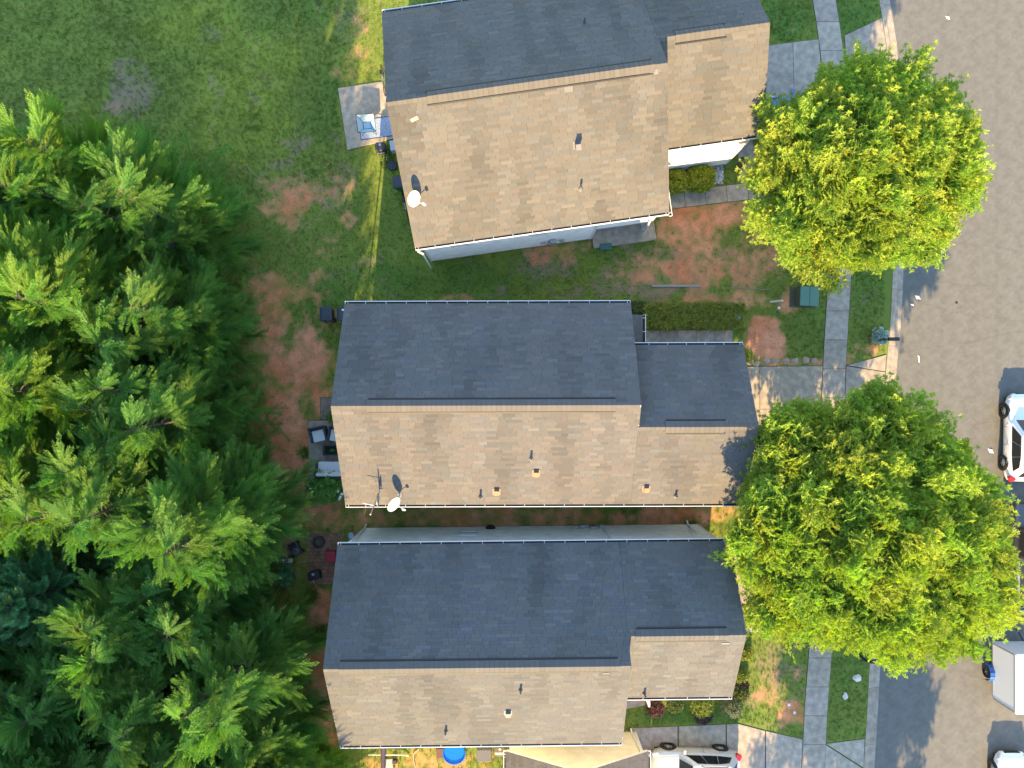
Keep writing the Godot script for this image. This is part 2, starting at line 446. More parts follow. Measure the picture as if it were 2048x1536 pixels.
func build_ground() -> void:
	ground_map()
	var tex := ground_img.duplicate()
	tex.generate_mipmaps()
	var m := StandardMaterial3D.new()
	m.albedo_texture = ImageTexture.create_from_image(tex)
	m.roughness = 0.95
	var gb := MB.new()
	var zs := [-400.0, -200.0, -100.0, -60.0]
	var z := -40.0
	while z <= 40.0:
		zs.append(z)
		z += 2.0
	zs.append_array([60.0, 100.0, 200.0, 400.0])
	var put := func(x0: float, x1: float, x2: float, x3: float, z0: float, z1: float) -> void:
		var a := Vector3(x0, 0, z0)
		var b := Vector3(x1, 0, z0)
		var c := Vector3(x2, 0, z1)
		var d := Vector3(x3, 0, z1)
		for q in [a, b, c, a, c, d]:
			gb.v.append(q); gb.n.append(Vector3.UP); gb.c.append(Color.WHITE)
			gb.t.append(Vector2((q.x - GX0) / GW, (q.z - GZ0) / GD))
	for i in zs.size() - 1:
		var z0: float = zs[i]
		var z1: float = zs[i + 1]
		put.call(-600.0, -30.0, -30.0, -600.0, z0, z1)
		put.call(-30.0, kerb_x(z0) - 0.55, kerb_x(z1) - 0.55, -30.0, z0, z1)
		put.call(kerb_x(z0) + ROAD_W + 0.55, kerb_x(z0) + 600.0, kerb_x(z1) + 600.0, kerb_x(z1) + ROAD_W + 0.55, z0, z1)
	obj("ground", gb, m).set_meta("kind", "structure")
	# road
	var rb := MB.new()
	for i in zs.size() - 1:
		var z0: float = zs[i]
		var z1: float = zs[i + 1]
		var l0 := kerb_x(z0) - 0.1
		var l1 := kerb_x(z1) - 0.1
		for q in [Vector3(l0, ROAD_Y, z0), Vector3(l0 + ROAD_W + 0.2, ROAD_Y, z0), Vector3(l1 + ROAD_W + 0.2, ROAD_Y, z1), Vector3(l0, ROAD_Y, z0), Vector3(l1 + ROAD_W + 0.2, ROAD_Y, z1), Vector3(l1, ROAD_Y, z1)]:
			rb.v.append(q); rb.n.append(Vector3.UP); rb.c.append(Color.WHITE); rb.t.append(Vector2(q.x, q.z) / 14.0)
	var road := obj("road", rb, M.asphalt)
	road.set_meta("kind", "structure")
	# cracks: jagged strips pressed into the asphalt
	var cb := MB.new()
	rng.seed = 4
	var lines := [[1880, 480, 2040, 500, 6.0], [1830, 600, 2048, 640, 8.0], [1900, 690, 2040, 660, 5.0], [1815, 530, 1960, 470, 6.0], [1938, 560, 1940, 800, 3.0], [1800, 705, 1890, 690, 5.0], [1950, 740, 2030, 760, 6.0], [1940, 850, 2010, 838, 3.0],
		[1905, 300, 1915, 40, 9.0], [1960, 250, 2048, 330, 9.0], [1900, 1250, 1906, 1330, 2.0], [1972, 1370, 1973, 1410, 1.0], [1920, 1340, 1980, 1360, 4.0], [1850, 1380, 1900, 1350, 6.0], [1930, 1450, 1985, 1432, 3.0], [1900, 1395, 1930, 1470, 8.0], [1860, 560, 1990, 575, 7.0], [1850, 660, 1930, 610, 7.0], [1990, 20, 2048, 110, 8.0], [1880, 110, 1990, 60, 7.0], [1880, 450, 1860, 500, 4.0], [1790, 1445, 1840, 1440, 3.0], [1820, 170, 1900, 190, 5.0], [2000, 380, 2048, 420, 5.0], [1975, 560, 2030, 620, 8.0]]
	for l in lines:
		var a := at(l[0], l[1], ROAD_Y)
		var b := at(l[2], l[3], ROAD_Y)
		var steps := maxi(3, int(a.distance_to(b) / 0.16))
		var side := (b - a).cross(Vector3.UP).normalized()
		var off := 0.0
		var prev := a
		for k in range(1, steps + 1):
			off = off * 0.92 + rng.randf_range(-1, 1) * 0.012 * l[4]
			var q := a.lerp(b, float(k) / steps) + side * off * (1.0 - absf(2.0 * k / steps - 1.0) * 0.3)
			var d := (q - prev).cross(Vector3.UP).normalized() * rng.randf_range(0.004, 0.009)
			var up := Vector3(0, 0.004, 0)
			cb.quad(prev - d + up, prev + d + up, q + d + up, q - d + up, Vector3.UP)
			prev = q
	obj("crack", cb, mat("crack", 0.12, 0.105, 0.09, 0.95), road).set_meta("kind", "stuff")
	# kerbs in sections
	var kerb := setting("kerb")
	rng.seed = 8
	for far in [0, 1]:
		z = -32.0
		while z < 32.0:
			var z1 := z + 3.0
			var b := MB.new()
			b.col = Color(1, 0.96, 0.9) * rng.randf_range(0.86, 1.04)
			b.col.a = 1
			for part in 3:
				var za := z + 0.008 + part * (3.0 - 0.016) / 3.0
				var zb := za + (3.0 - 0.016) / 3.0
				var pr := [[0.02, ROAD_Y - 0.05], [0.02, ROAD_Y + 0.008], [-0.30, ROAD_Y + 0.02], [-0.42, 0.0], [-0.60, 0.02], [-0.60, -0.2]]
				for k in pr.size() - 1:
					var sx: float = -1.0 if far else 1.0
					var ox := ROAD_W if far else 0.0
					var A := Vector3(kerb_x(za) + ox + sx * pr[k][0], pr[k][1], za)
					var B := Vector3(kerb_x(zb) + ox + sx * pr[k][0], pr[k][1], zb)
					var C := Vector3(kerb_x(zb) + ox + sx * pr[k + 1][0], pr[k + 1][1], zb)
					var D := Vector3(kerb_x(za) + ox + sx * pr[k + 1][0], pr[k + 1][1], za)
					b.quad(A, B, C, D, Vector3(0.9 * sx if k == 0 else (-0.9 * sx if k == 4 else 0.2 * sx), 0.6, 0))
			obj("kerb_section", b, M.concrete, kerb)
			z = z1
	# sidewalk slabs
	var walk := setting("sidewalk")
	z = -31.2
	while z < 31.0:
		var w := 1.21
		slab(walk, "slab", PackedVector2Array([Vector2(walk_x(z), z), Vector2(walk_x(z) + w, z), Vector2(walk_x(z + 1.52) + w, z + 1.52), Vector2(walk_x(z + 1.52), z + 1.52)]), 0.035, 1.28 if (z > -7.0 and z < -3.0) else 0.96)
		z += 1.52
	var dr := setting("driveway")
	for s in [[1524, 93, 1585, 85, 1590, 270, 1524, 281], [1585, 85, 1637, 79, 1652, 262, 1590, 270], [1688, 72, 1763, 36, 1786, 180, 1697, 170], [1697, 170, 1786, 180, 1790, 300, 1703, 262]]:
		slab(dr, "slab", poly(s))
	dr = setting("driveway")
	for s in [[1480, 733, 1519, 733, 1519, 905, 1480, 905], [1519, 733, 1645, 732, 1640, 818, 1519, 818], [1519, 818, 1640, 818, 1636, 905, 1519, 905], [1692, 732, 1770, 744, 1768, 830, 1688, 830], [1692, 731, 1772, 709, 1770, 743], [1688, 830, 1768, 830, 1764, 935, 1684, 905]]:
		slab(dr, "slab", poly(s))
	dr = setting("driveway")
	for s in [[1462, 1090, 1540, 1090, 1540, 1264, 1462, 1264], [1540, 1090, 1630, 1090, 1619, 1264, 1540, 1264], [1677, 1090, 1752, 1065, 1748, 1180, 1673, 1180], [1673, 1180, 1748, 1180, 1742, 1290, 1668, 1264]]:
		slab(dr, "slab", poly(s))
	dr = setting("driveway")
	for s in [[1262, 1456, 1355, 1452, 1356, 1540, 1262, 1540], [1357, 1452, 1451, 1448, 1452, 1540, 1357, 1540], [1453, 1448, 1477, 1447, 1530, 1461, 1530, 1540, 1453, 1540], [1531, 1461, 1605, 1478, 1602, 1540, 1531, 1540], [1262, 1541, 1452, 1541, 1452, 1640, 1262, 1640], [1453, 1541, 1602, 1541, 1597, 1640, 1453, 1640], [1651, 1487, 1729, 1477, 1727, 1535], [1651, 1489, 1726, 1537, 1724, 1640, 1643, 1640]]:
		slab(dr, "slab", poly(s))
	var path := setting("path")
	for s in [[1330, 384, 1367, 380, 1371, 414.5, 1330, 420], [1367, 380, 1408.5, 376, 1412.4, 409.5, 1371, 414.5], [1408.5, 376, 1452, 371, 1454.5, 404.5, 1412.4, 409.5], [1452, 371, 1495, 366, 1497, 399.5, 1454.5, 404.5], [1495, 366, 1540, 361, 1542, 394, 1497, 399.5], [1472, 285, 1505, 280, 1517, 362, 1482, 366]]:
		slab(path, "slab", poly(s))
	path = setting("path")
	for s in [[1255, 658, 1290, 658, 1290, 706, 1255, 706], [1290, 660, 1320, 660, 1320, 706, 1290, 706], [1320, 660, 1356, 660, 1356, 706, 1320, 706], [1356, 660, 1392, 660, 1392, 706, 1356, 706], [1392, 660, 1429, 660, 1429, 706, 1392, 706], [1429, 660, 1465, 660, 1465, 706, 1429, 706]]:
		slab(path, "slab", poly(s))
	var pat := setting("patio")
	slab(pat, "slab", poly([676, 177, 766, 163, 792, 277, 695, 301]), 0.05)
	pat = setting("patio")
	slab(pat, "slab", poly([617, 841, 700, 841, 700, 968, 617, 974]), 0.05)
	slab(pat, "slab", poly([641, 795, 700, 795, 700, 839, 641, 839]), 0.03, 0.6)
	pat = setting("patio")
	slab(pat, "slab", poly([1235, 1400, 1292, 1396, 1290, 1410, 1240, 1420]), 0.05, 0.8)
	# brick red pavers behind the lower house
	pat = setting("patio")
	no_grass.append(poly([613, 1063, 690, 1063, 690, 1168, 613, 1168]))
	rng.seed = 31
	for j in 14:
		for i in 10:
			var px := 614.0 + i * 7.6 + (3.8 if j % 2 else 0.0)
			if px > 686.0:
				continue
			var py := 1066.0 + j * 7.3
			var b := MB.new()
			var tone := rng.randf_range(0.75, 1.2)
			b.col = Color(0.36 * tone, 0.18 * tone * rng.randf_range(0.9, 1.15), 0.13 * tone)
			var y := 0.035 + rng.randf_range(-0.008, 0.008)
			b.prism(poly([px + 0.3, py + 0.3, px + 7.3, py + 0.3, px + 7.3, py + 7.0, px + 0.3, py + 7.0]), -0.02, y, 0.006)
			obj("paver", b, M.paver, pat)

func slab(parent: Node, called: String, pts: PackedVector2Array, top := 0.035, tone := 1.0) -> void:
	no_grass.append(Geometry2D.offset_polygon(pts, 0.05, Geometry2D.JOIN_MITER)[0])
	var o := Geometry2D.offset_polygon(pts, -0.009, Geometry2D.JOIN_MITER)
	var b := MB.new()
	var k := tone * rng.randf_range(0.86, 1.06)
	b.col = Color(k, k * rng.randf_range(0.97, 1.0), k * rng.randf_range(0.93, 1.0))
	b.prism(o[0], -0.06, top + rng.randf_range(-0.004, 0.004), 0.008)
	obj(called, b, M.concrete, parent)
	var jb := MB.new()
	jb.prism(Geometry2D.offset_polygon(pts, 0.012, Geometry2D.JOIN_MITER)[0], -0.05, 0.004 + 0.0004 * (no_grass.size() % 9))
	obj("joint", jb, M.debris, parent)

# ---------------------------------------------------------------- houses
const EXPO := 0.143           # weather exposure of a shingle
const LENS := [0.28, 0.38, 0.5, 0.66]
const TONES := 10

class House:
	var root: Node3D
	var roof: Node3D
	var gutter: Node3D
	var ze := 5.2
	var pitch := 0.6
	var cp := 0.0
	var sp := 0.0
	var tint := Color(1, 1, 1)
	var rest: MB
	var pieces := []
	var stain: FastNoiseLite
	var cache := {}
	var wall_col := Color(0.6, 0.6, 0.6)
	var seed_ := 1

func tone_color(h: House, k: int, cool: float) -> Color:
	var f := 0.66 + 0.075 * k
	return Color(h.tint.r * f * (1.0 - 0.07 * cool), h.tint.g * f, h.tint.b * f * (1.0 + 0.08 * cool))

# one shingle in its own frame: x along the course, y out of the roof, z down the slope
func shingle_faces(b: MB, x: Transform3D, len_: float, e: float, thick: float) -> void:
	var l := len_ * 0.5 - 0.006
	var d := e * 0.5
	var A := x * Vector3(-l, 0.003, -d)
	var B := x * Vector3(l, 0.003, -d)
	var C := x * Vector3(l, thick, d)
	var D := x * Vector3(-l, thick, d)
	var C0 := x * Vector3(l, 0, d)
	var D0 := x * Vector3(-l, 0, d)
	b.quad(A, B, C, D, x.basis.y)
	b.quad(D, C, C0, D0, x.basis.z)
	b.tri(B, C, C0, x.basis.x)
	b.tri(A, D, D0, -x.basis.x)

# a rectangle of courses: side +1 looks to +z, ve the eave's z, s0..s1 measured up the slope
func courses(h: House, side: float, ve: float, u0: float, u1: float, s0: float, s1: float) -> void:
	var row := int(round(s0 / EXPO))
	var s := row * EXPO
	while s < s1 - 0.01:
		var e := minf(EXPO, s1 - s)
		var u := u0 - (rng.randf() * 0.5 if s1 - s > 0 else 0.0)
		while u < u1 - 0.001:
			var li := rng.randi() % 4
			var l: float = LENS[li]
			var a := maxf(u, u0)
			var b := minf(u + l, u1)
			u += l
			if b - a < 0.03:
				continue
			var whole := absf((b - a) - l) < 0.0001 and absf(e - EXPO) < 0.0001
			var um := (a + b) * 0.5
			var sm := s + e * 0.5
			var st := h.stain.get_noise_2d(um * 9.0, sm * 2.2 + side * 300.0)
			var t := 4.6 + rng.randfn(0.0, 0.48) + minf(st * 5.5, 0.6)
			var r := rng.randf()
			if r < 0.11:
				t += 1.9
			elif r < 0.16:
				t -= 0.8
			var k := clampi(int(round(t)), 0, TONES - 1)
			var cool := 1 if rng.randf() < 0.3 else 0
			var th := 0.010 + 0.004 * (rng.randi() % 3)
			var pos := Vector3(um, h.ze + sm * h.sp, ve - side * sm * h.cp)
			var bs := Basis(Vector3(1, 0, 0) * (1.0 if side > 0 else -1.0), Vector3(0, h.cp, side * h.sp), Vector3(0, -h.sp, side * h.cp))
			h.pieces.append([whole, li, k, cool, th, Transform3D(bs, pos), (b - a), e, (b - a) * (1.0 + 0.02 * sm) + rng.randf() * 0.02])
		s += EXPO

func finish_shingles(h: House) -> void:
	var whole := h.pieces.filter(func(p): return p[0])
	whole.sort_custom(func(p, q): return p[8] > q[8])
	var single := {}
	for i in mini(300, whole.size()):
		single[whole[i]] = true
		var p: Array = whole[i]
		var key := "%d_%d_%d_%d" % [p[1], p[2], p[3], int(p[4] * 1000)]
		if not h.cache.has(key):
			var b := MB.new()
			b.col = tone_color(h, p[2], p[3])
			shingle_faces(b, Transform3D.IDENTITY, LENS[p[1]], EXPO, p[4])
			h.cache[key] = b.mesh()
		var o := obj("shingle", h.cache[key], M.shingle, h.roof)
		o.transform = p[5]
		p[0] = "single"
	var rest := MB.new()
	for p in h.pieces:
		if p[0] is String:
			continue
		rest.col = tone_color(h, p[2], p[3])
		shingle_faces(rest, p[5], p[6], p[7], p[4])
	obj("shingles", rest, M.shingle, h.roof).set_meta("kind", "stuff")

# lap siding from a to b (x, z of the house), between y0 and a top that may be a gable
func lap_wall(h: House, a: Vector2, b: Vector2, y0: float, y1: float, out: Vector2, peak := 0.0, peak_at := 0.5) -> MeshInstance3D:
	var mb := MB.new()
	mb.col = h.wall_col
	var d := (b - a).normalized()
	var L := a.distance_to(b)
	var o3 := Vector3(out.x, 0, out.y)
	var P := func(u: float, y: float, off: float) -> Vector3: return Vector3(a.x + d.x * u, y, a.y + d.y * u) + o3 * off
	# the wall's body
	var mid := Vector3((a.x + b.x) * 0.5, (y0 + y1) * 0.5, (a.y + b.y) * 0.5) - o3 * 0.06
	mb.box(mid, Vector3(L, y1 - y0, 0.12), Basis(Vector3(d.x, 0, d.y), Vector3.UP, Vector3(d.x, 0, d.y).cross(Vector3.UP)))
	if peak > 0.0:
		for s in [-0.12, 0.0]:
			mb.tri(P.call(0.0, y1, s), P.call(L, y1, s), P.call(L * peak_at, y1 + peak, s), o3 * (1.0 if s == 0.0 else -1.0))
	var y := y0
	var top := y1 + peak
	while y < top - 0.02:
		var yb := minf(y + 0.15, top)
		var lo := func(yy: float) -> float: return 0.0 if yy <= y1 else L * peak_at * (yy - y1) / peak
		var hi := func(yy: float) -> float: return L if yy <= y1 else L - L * (1.0 - peak_at) * (yy - y1) / peak
		mb.col = h.wall_col * rng.randf_range(0.97, 1.02)
		mb.quad(P.call(lo.call(y), y, 0.024), P.call(hi.call(y), y, 0.024), P.call(hi.call(yb), yb, 0.006), P.call(lo.call(yb), yb, 0.006), o3)
		mb.quad(P.call(lo.call(y), y, 0.024), P.call(hi.call(y), y, 0.024), P.call(hi.call(y), y, 0.004), P.call(lo.call(y), y, 0.004), Vector3.DOWN)
		y += 0.15
	return obj("wall", mb, M.siding, h.root)

func window(h: House, p: Vector2, out: Vector2, y: float, w: float, hh: float) -> void:
	var d := Vector3(-out.y, 0, out.x)
	var o := Vector3(out.x, 0, out.y)
	var b := Basis(d, Vector3.UP, o)
	var c := Vector3(p.x, y, p.y)
	var f := MB.new()
	for s in [-1, 1]:
		f.box(c + d * s * (w * 0.5 + 0.03) + o * 0.03, Vector3(0.07, hh + 0.14, 0.08), b)
		f.box(c + Vector3.UP * s * (hh * 0.5 + 0.03) + o * 0.028, Vector3(w - 0.01, 0.07, 0.085), b)
	f.box(c + o * 0.027, Vector3(w - 0.012, 0.045, 0.05), b)
	var fr := obj("window", f, M.white, h.root)
	for s in [-1, 1]:
		var g := MB.new()
		g.box(c + Vector3.UP * s * (hh * 0.25 + 0.01) + o * 0.02, Vector3(w - 0.014, hh * 0.5 - 0.03, 0.012), b)
		obj("pane", g, M.glass, fr)

func wall_door(h: House, p: Vector2, out: Vector2, w: float, hh: float, garage := false) -> void:
	var d := Vector3(-out.y, 0, out.x)
	var o := Vector3(out.x, 0, out.y)
	var b := Basis(d, Vector3.UP, o)
	var c := Vector3(p.x, hh * 0.5 + 0.04, p.y)
	var f := MB.new()
	f.box(c + o * 0.025, Vector3(w, hh, 0.05), b)
	var leaf := obj("garage_door" if garage else "door", f, M.white, h.root)
	if garage:
		for k in 4:
			for j in 4:
				var pn := MB.new()
				pn.box(c + Vector3.UP * (hh * (k - 1.5) / 4.0) + d * (w * (j - 1.5) / 4.0) + o * 0.052, Vector3(w / 4.0 - 0.12, hh / 4.0 - 0.12, 0.012), b)
				obj("panel", pn, M.white, leaf)
	else:
		var hd := MB.new()
		hd.box(c + d * (w * 0.5 - 0.08) + o * 0.09, Vector3(0.03, 0.03, 0.08), b)
		obj("handle", hd, M.grey_metal, leaf)

# an eave gutter with hangers, its trough open to the sky
func gutter(h: House, side: float, v: float, u0: float, u1: float, y: float) -> void:
	var g := MB.new()
	var w := 0.165
	var L := u1 - u0
	var um := (u0 + u1) * 0.5
	g.box(Vector3(um, y - 0.065, v - side * 0.012), Vector3(L, 0.13, 0.02))
	g.box(Vector3(um, y + 0.004, v - side * 0.014), Vector3(L, 0.016, 0.032))
	g.box(Vector3(um, y - 0.123, v - side * w * 0.5), Vector3(L, 0.012, w - 0.046))
	g.box(Vector3(um, y - 0.06, v - side * (w - 0.006)), Vector3(L, 0.138, 0.012))
	for s in [u0 - 0.006, u1 + 0.006]:
		g.box(Vector3(s, y - 0.055, v - side * w * 0.5), Vector3(0.012, 0.148, w + 0.004))
	var n := maxi(2, int(round(L / 0.92)))
	for k in n + 1:
		var u := clampf(u0 + L * k / n, u0 + 0.12, u1 - 0.12)
		g.box(Vector3(u, y + 0.002, v - side * (0.031 + (w - 0.045) * 0.5)), Vector3(0.018, 0.012, w - 0.046))
	var o := obj("gutter", g, M.white, h.root)
	var db := MB.new()
	db.box(Vector3(um, y - 0.095, v - side * (w * 0.5 + 0.004)), Vector3(L - 0.03, 0.036, w - 0.05))
	obj("leaf_debris", db, M.debris, o)

func downspout(h: House, pts: Array, r := 0.04) -> void:
	var inv := h.root.transform.affine_inverse()
	var b := MB.new()
	for k in pts.size() - 1:
		var a: Vector3 = inv * pts[k]
		var c: Vector3 = inv * pts[k + 1]
		var d := (c - a)
		var z := d.normalized()
		var x := z.cross(Vector3.UP if absf(z.y) < 0.95 else Vector3.RIGHT).normalized()
		b.box((a + c) * 0.5, Vector3(r * 2.0, r * 1.6, d.length() + r), Basis(x, z.cross(x), z))
	obj("downspout", b, M.white, h.root)

# deck slab under the courses with painted fascia, on one slope
func deck(b: MB, h: House, side: float, ve: float, u0: float, u1: float, s0: float, s1: float) -> void:
	var n := Vector3(0, h.cp, side * h.sp)
	var dn := Vector3(0, -h.sp, side * h.cp)
	var sm := (s0 + s1) * 0.5
	var c := Vector3((u0 + u1) * 0.5, h.ze + sm * h.sp, ve - side * sm * h.cp) - n * 0.052
	b.box(c, Vector3(u1 - u0, 0.1, s1 - s0), Basis(Vector3(1, 0, 0), n, dn))

func rake(h: House, side: float, ve: float, u: float, s0: float, s1: float) -> void:
	var n := Vector3(0, h.cp, side * h.sp)
	var dn := Vector3(0, -h.sp, side * h.cp)
	var sm := (s0 + s1) * 0.5
	var c := Vector3(u, h.ze + sm * h.sp, ve - side * sm * h.cp) - n * 0.1
	var b := MB.new()
	b.box(c, Vector3(0.03, 0.16, s1 - s0), Basis(Vector3(1, 0, 0), n, dn))
	obj("rake_board", b, M.white, h.roof)

func ridge_cover(h: House, u0: float, u1: float, v: float, y: float, va: float, vb: float) -> void:
	# caps along the whole ridge, a raised vent from va to vb with dark baffles at its edges
	var cap := MB.new()
	var u := u0
	while u < u1 - 0.01:
		var w := minf(0.21, u1 - u)
		var um := u + w * 0.5
		var up := um > va and um < vb
		cap.col = tone_color(h, clampi(int(round(4.7 + rng.randfn(0, 0.45))), 0, 9), 0)
		var lift := 0.062 if up else 0.026
		var wide := 0.30 if up else 0.16
		for side in [-1.0, 1.0]:
			var dn := Vector3(0, -h.sp, side * h.cp)
			var n := Vector3(0, h.cp, side * h.sp)
			var top := Vector3(0, y + lift / h.cp, v)
			var t0 := top + Vector3(u + 0.003, 0.006, 0)
			var t1 := top + Vector3(u + w - 0.003, -0.002, 0)
			var e0 := t0 + dn * wide
			var e1 := t1 + dn * wide
			cap.quad(t0, t1, e1, e0, n)
			cap.quad(e0, e1, e1 - n * (lift * 0.5), e0 - n * (lift * 0.5), dn)
		u += w
	obj("ridge_cap", cap, M.shingle, h.roof)
	var bf := MB.new()
	for side in [-1.0, 1.0]:
		var dn := Vector3(0, -h.sp, side * h.cp)
		var n := Vector3(0, h.cp, side * h.sp)
		bf.box(Vector3((va + vb) * 0.5, y, v) + dn * 0.325 + n * 0.026, Vector3(vb - va, 0.036, 0.06), Basis(Vector3(1, 0, 0), n, dn))
	obj("ridge_vent", bf, M.black, h.roof)

# a gabled house with an optional lower wing that shares the slope of side sgn
func build_house(called: String, label: String, p: Dictionary) -> House:
	var h := House.new()
	rng.seed = p.seed
	h.ze = p.ze
	h.pitch = p.pitch
	var an := atan(h.pitch)
	h.cp = cos(an)
	h.sp = sin(an)
	h.tint = p.tint
	h.wall_col = p.wall
	h.stain = noise(p.seed * 13, 0.06, 3)
	h.root = thing(called, label, "house", Vector3(p.c.x, 0, p.c.y), p.th)
	var hw: float = p.hw - 0.13
	var u0: float = p.u0
	var u1: float = p.u1
	var sg: float = p.sgn
	var u2: float = p.get("u2", u1)
	var wr: float = p.get("wr", 0.0)
	var S := hw / h.cp
	var fp := MB.new()
	var dk := MB.new()
	dk.col = Color(0.5, 0.45, 0.4)
	h.roof = Node3D.new()
	h.roof.name = "roof"
	h.root.add_child(h.roof, true)
	for side in [-1.0, 1.0]:
		deck(dk, h, side, side * hw, u0, u1, -0.03, S - 0.05)
		courses(h, side, side * hw, u0 - 0.035, u1 + (0.035 if (wr == 0.0 or side != sg) else 0.0), 0.0, S if (wr == 0.0 or side != sg) else ceil((wr - 0.13) / h.cp / EXPO) * EXPO)
		if wr > 0.0 and side == sg:
			courses(h, side, side * hw, u0 - 0.035, u1 + 0.035, ceil((wr - 0.13) / h.cp / EXPO) * EXPO, S)
		rake(h, side, side * hw, u0 - 0.012, -0.03, S)
		rake(h, side, side * hw, u1 + 0.012, -0.03 if (wr == 0.0 or side != sg) else (wr - 0.13) / h.cp, S)
	ridge_cover(h, u0, u1, 0.0, h.ze + hw * h.pitch, p.vent[0], p.vent[1])
	if wr > 0.0:
		var W := (wr - 0.13) / h.cp
		deck(dk, h, sg, sg * hw, u1 + 0.001, u2, -0.03, W - 0.05)
		courses(h, sg, sg * hw, u1, u2 + 0.035, 0.0, W)
		var vr := sg * (hw - wr + 0.13)
		var vo := sg * (hw - 2.0 * wr + 0.26)
		deck(dk, h, -sg, vo, u1 - 0.26, u2, -0.03, W - 0.05)
		courses(h, -sg, vo, u1 - 0.2, u2 + 0.035, 0.0, W)
		rake(h, sg, sg * hw, u2 + 0.012, -0.03, W)
		rake(h, -sg, vo, u2 + 0.012, -0.03, W)
		ridge_cover(h, u1 - 0.1, u2, vr, h.ze + (wr - 0.13) * h.pitch, p.vent[2], p.vent[3])
	obj("deck", dk, M.deck, h.roof)
	finish_shingles(h)
	return h

# the box of walls below: main from a0 to a1, and the wing's
func plain_walls(h: House, p: Dictionary, skip := "") -> void:
	var hw: float = p.hw - 0.34
	var u0: float = p.u0 + 0.2
	var u1: float = p.u1 - 0.2
	var pk := hw * h.pitch
	var sg: float = p.sgn
	var y1 := h.ze - 0.16 + 0.15
	lap_wall(h, Vector2(u0, -hw), Vector2(u0, hw), 0.2, y1, Vector2(-1, 0), pk)
	lap_wall(h, Vector2(u1, hw), Vector2(u1, -hw), 0.2, y1, Vector2(1, 0), pk)
	if skip != "s":
		lap_wall(h, Vector2(u0, hw), Vector2(u1, hw), 0.2, y1 - 0.1, Vector2(0, 1))
	lap_wall(h, Vector2(u1, -hw), Vector2(u0, -hw), 0.2, y1 - 0.1, Vector2(0, -1))
	var fb := MB.new()
	fb.box(Vector3((u0 + u1) * 0.5, 0.06, 0), Vector3(u1 - u0 + 0.02, 0.28, hw * 2.0 + 0.02))
	var ct := MB.new()
	for s in [[u0, -hw, -1, -1], [u0, hw, -1, 1], [u1, -hw, 1, -1], [u1, hw, 1, 1]]:
		if skip == "s" and s[0] == u1 and s[1] == hw:
			continue
		ct.box(Vector3(s[0] - s[2] * 0.025, (y1 + 0.1) * 0.5, s[1] + s[3] * 0.018), Vector3(0.1, y1 - 0.1, 0.035))
		ct.box(Vector3(s[0] + s[2] * 0.018, (y1 + 0.1) * 0.5, s[1] - s[3] * 0.025), Vector3(0.035, y1 - 0.1, 0.1))
	var poly_px := PackedVector2Array()
	for c in [[u0, -hw], [u1, -hw], [u1, hw], [u0, hw]]:
		var q: Vector3 = h.root.transform * Vector3(c[0], 0, c[1])
		poly_px.append(Vector2(q.x, q.z))
	no_grass.append(poly_px)
	if p.has("u2"):
		var wr: float = p.wr
		var u2: float = p.u2 - 0.2
		var va := sg * (hw - 0.0)
		var vb: float = sg * (p.hw - 2.0 * wr + 0.34)
		var wpk: float = absf(va - vb) * 0.5 * h.pitch
		lap_wall(h, Vector2(u2, vb), Vector2(u2, va), 0.2, y1, Vector2(1, 0), wpk)
		lap_wall(h, Vector2(u1, va), Vector2(u2, va), 0.2, y1 - 0.1, Vector2(0, sg))
		lap_wall(h, Vector2(u1, vb), Vector2(u2, vb), 0.2, y1 - 0.1, Vector2(0, -sg))
		fb.box(Vector3((u1 + u2) * 0.5, 0.055, (va + vb) * 0.5), Vector3(u2 - u1 + 0.02, 0.27, absf(va - vb) + 0.02))
		for s in [[u2, va, 1.0, sg], [u2, vb, 1.0, -sg]]:
			ct.box(Vector3(s[0] - s[2] * 0.025, (y1 + 0.1) * 0.5, s[1] + s[3] * 0.018), Vector3(0.1, y1 - 0.1, 0.035))
			ct.box(Vector3(s[0] + s[2] * 0.018, (y1 + 0.1) * 0.5, s[1] - s[3] * 0.025), Vector3(0.035, y1 - 0.1, 0.1))
		poly_px = PackedVector2Array()
		for c in [[u1, va], [u2, va], [u2, vb], [u1, vb]]:
			var q: Vector3 = h.root.transform * Vector3(c[0], 0, c[1])
			poly_px.append(Vector2(q.x, q.z))
		no_grass.append(poly_px)
		wall_door(h, Vector2(u2 + 0.02, (va + vb) * 0.5), Vector2(1, 0), 4.6, 2.2, true)
		window(h, Vector2(u2 + 0.02, (va + vb) * 0.5 - 1.4), Vector2(1, 0), 3.9, 0.9, 1.3)
		window(h, Vector2(u2 + 0.02, (va + vb) * 0.5 + 1.4), Vector2(1, 0), 3.9, 0.9, 1.3)
	obj("foundation", fb, M.foundation, h.root)
	obj("corner_board", ct, M.white, h.root)
	for v in ([-2.6, 0.3, 2.6] if h.ze > 4.0 else []):
		window(h, Vector2(u0 - 0.02, v), Vector2(-1, 0), minf(3.9, h.ze - 1.2), 0.9, 1.2)
	if h.ze > 4.0:
		wall_door(h, Vector2(u0 - 0.02, -0.9), Vector2(-1, 0), 1.7, 2.05)
	if h.ze > 4.0:
		window(h, Vector2(u0 - 0.02, 2.4), Vector2(-1, 0), 1.5, 1.2, 1.2)

# a point on a slope above photograph pixel (px, py): solved by stepping the height
func on_roof(h: House, side: float, ve: float, px: float, py: float) -> Vector3:
	var inv := h.root.transform.affine_inverse()
	var y := h.ze + 1.0
	for k in 12:
		var q := inv * at(px, py, y)
		y = h.ze + (ve - q.z) * side * h.pitch
	var r := inv * at(px, py, y)
	return r

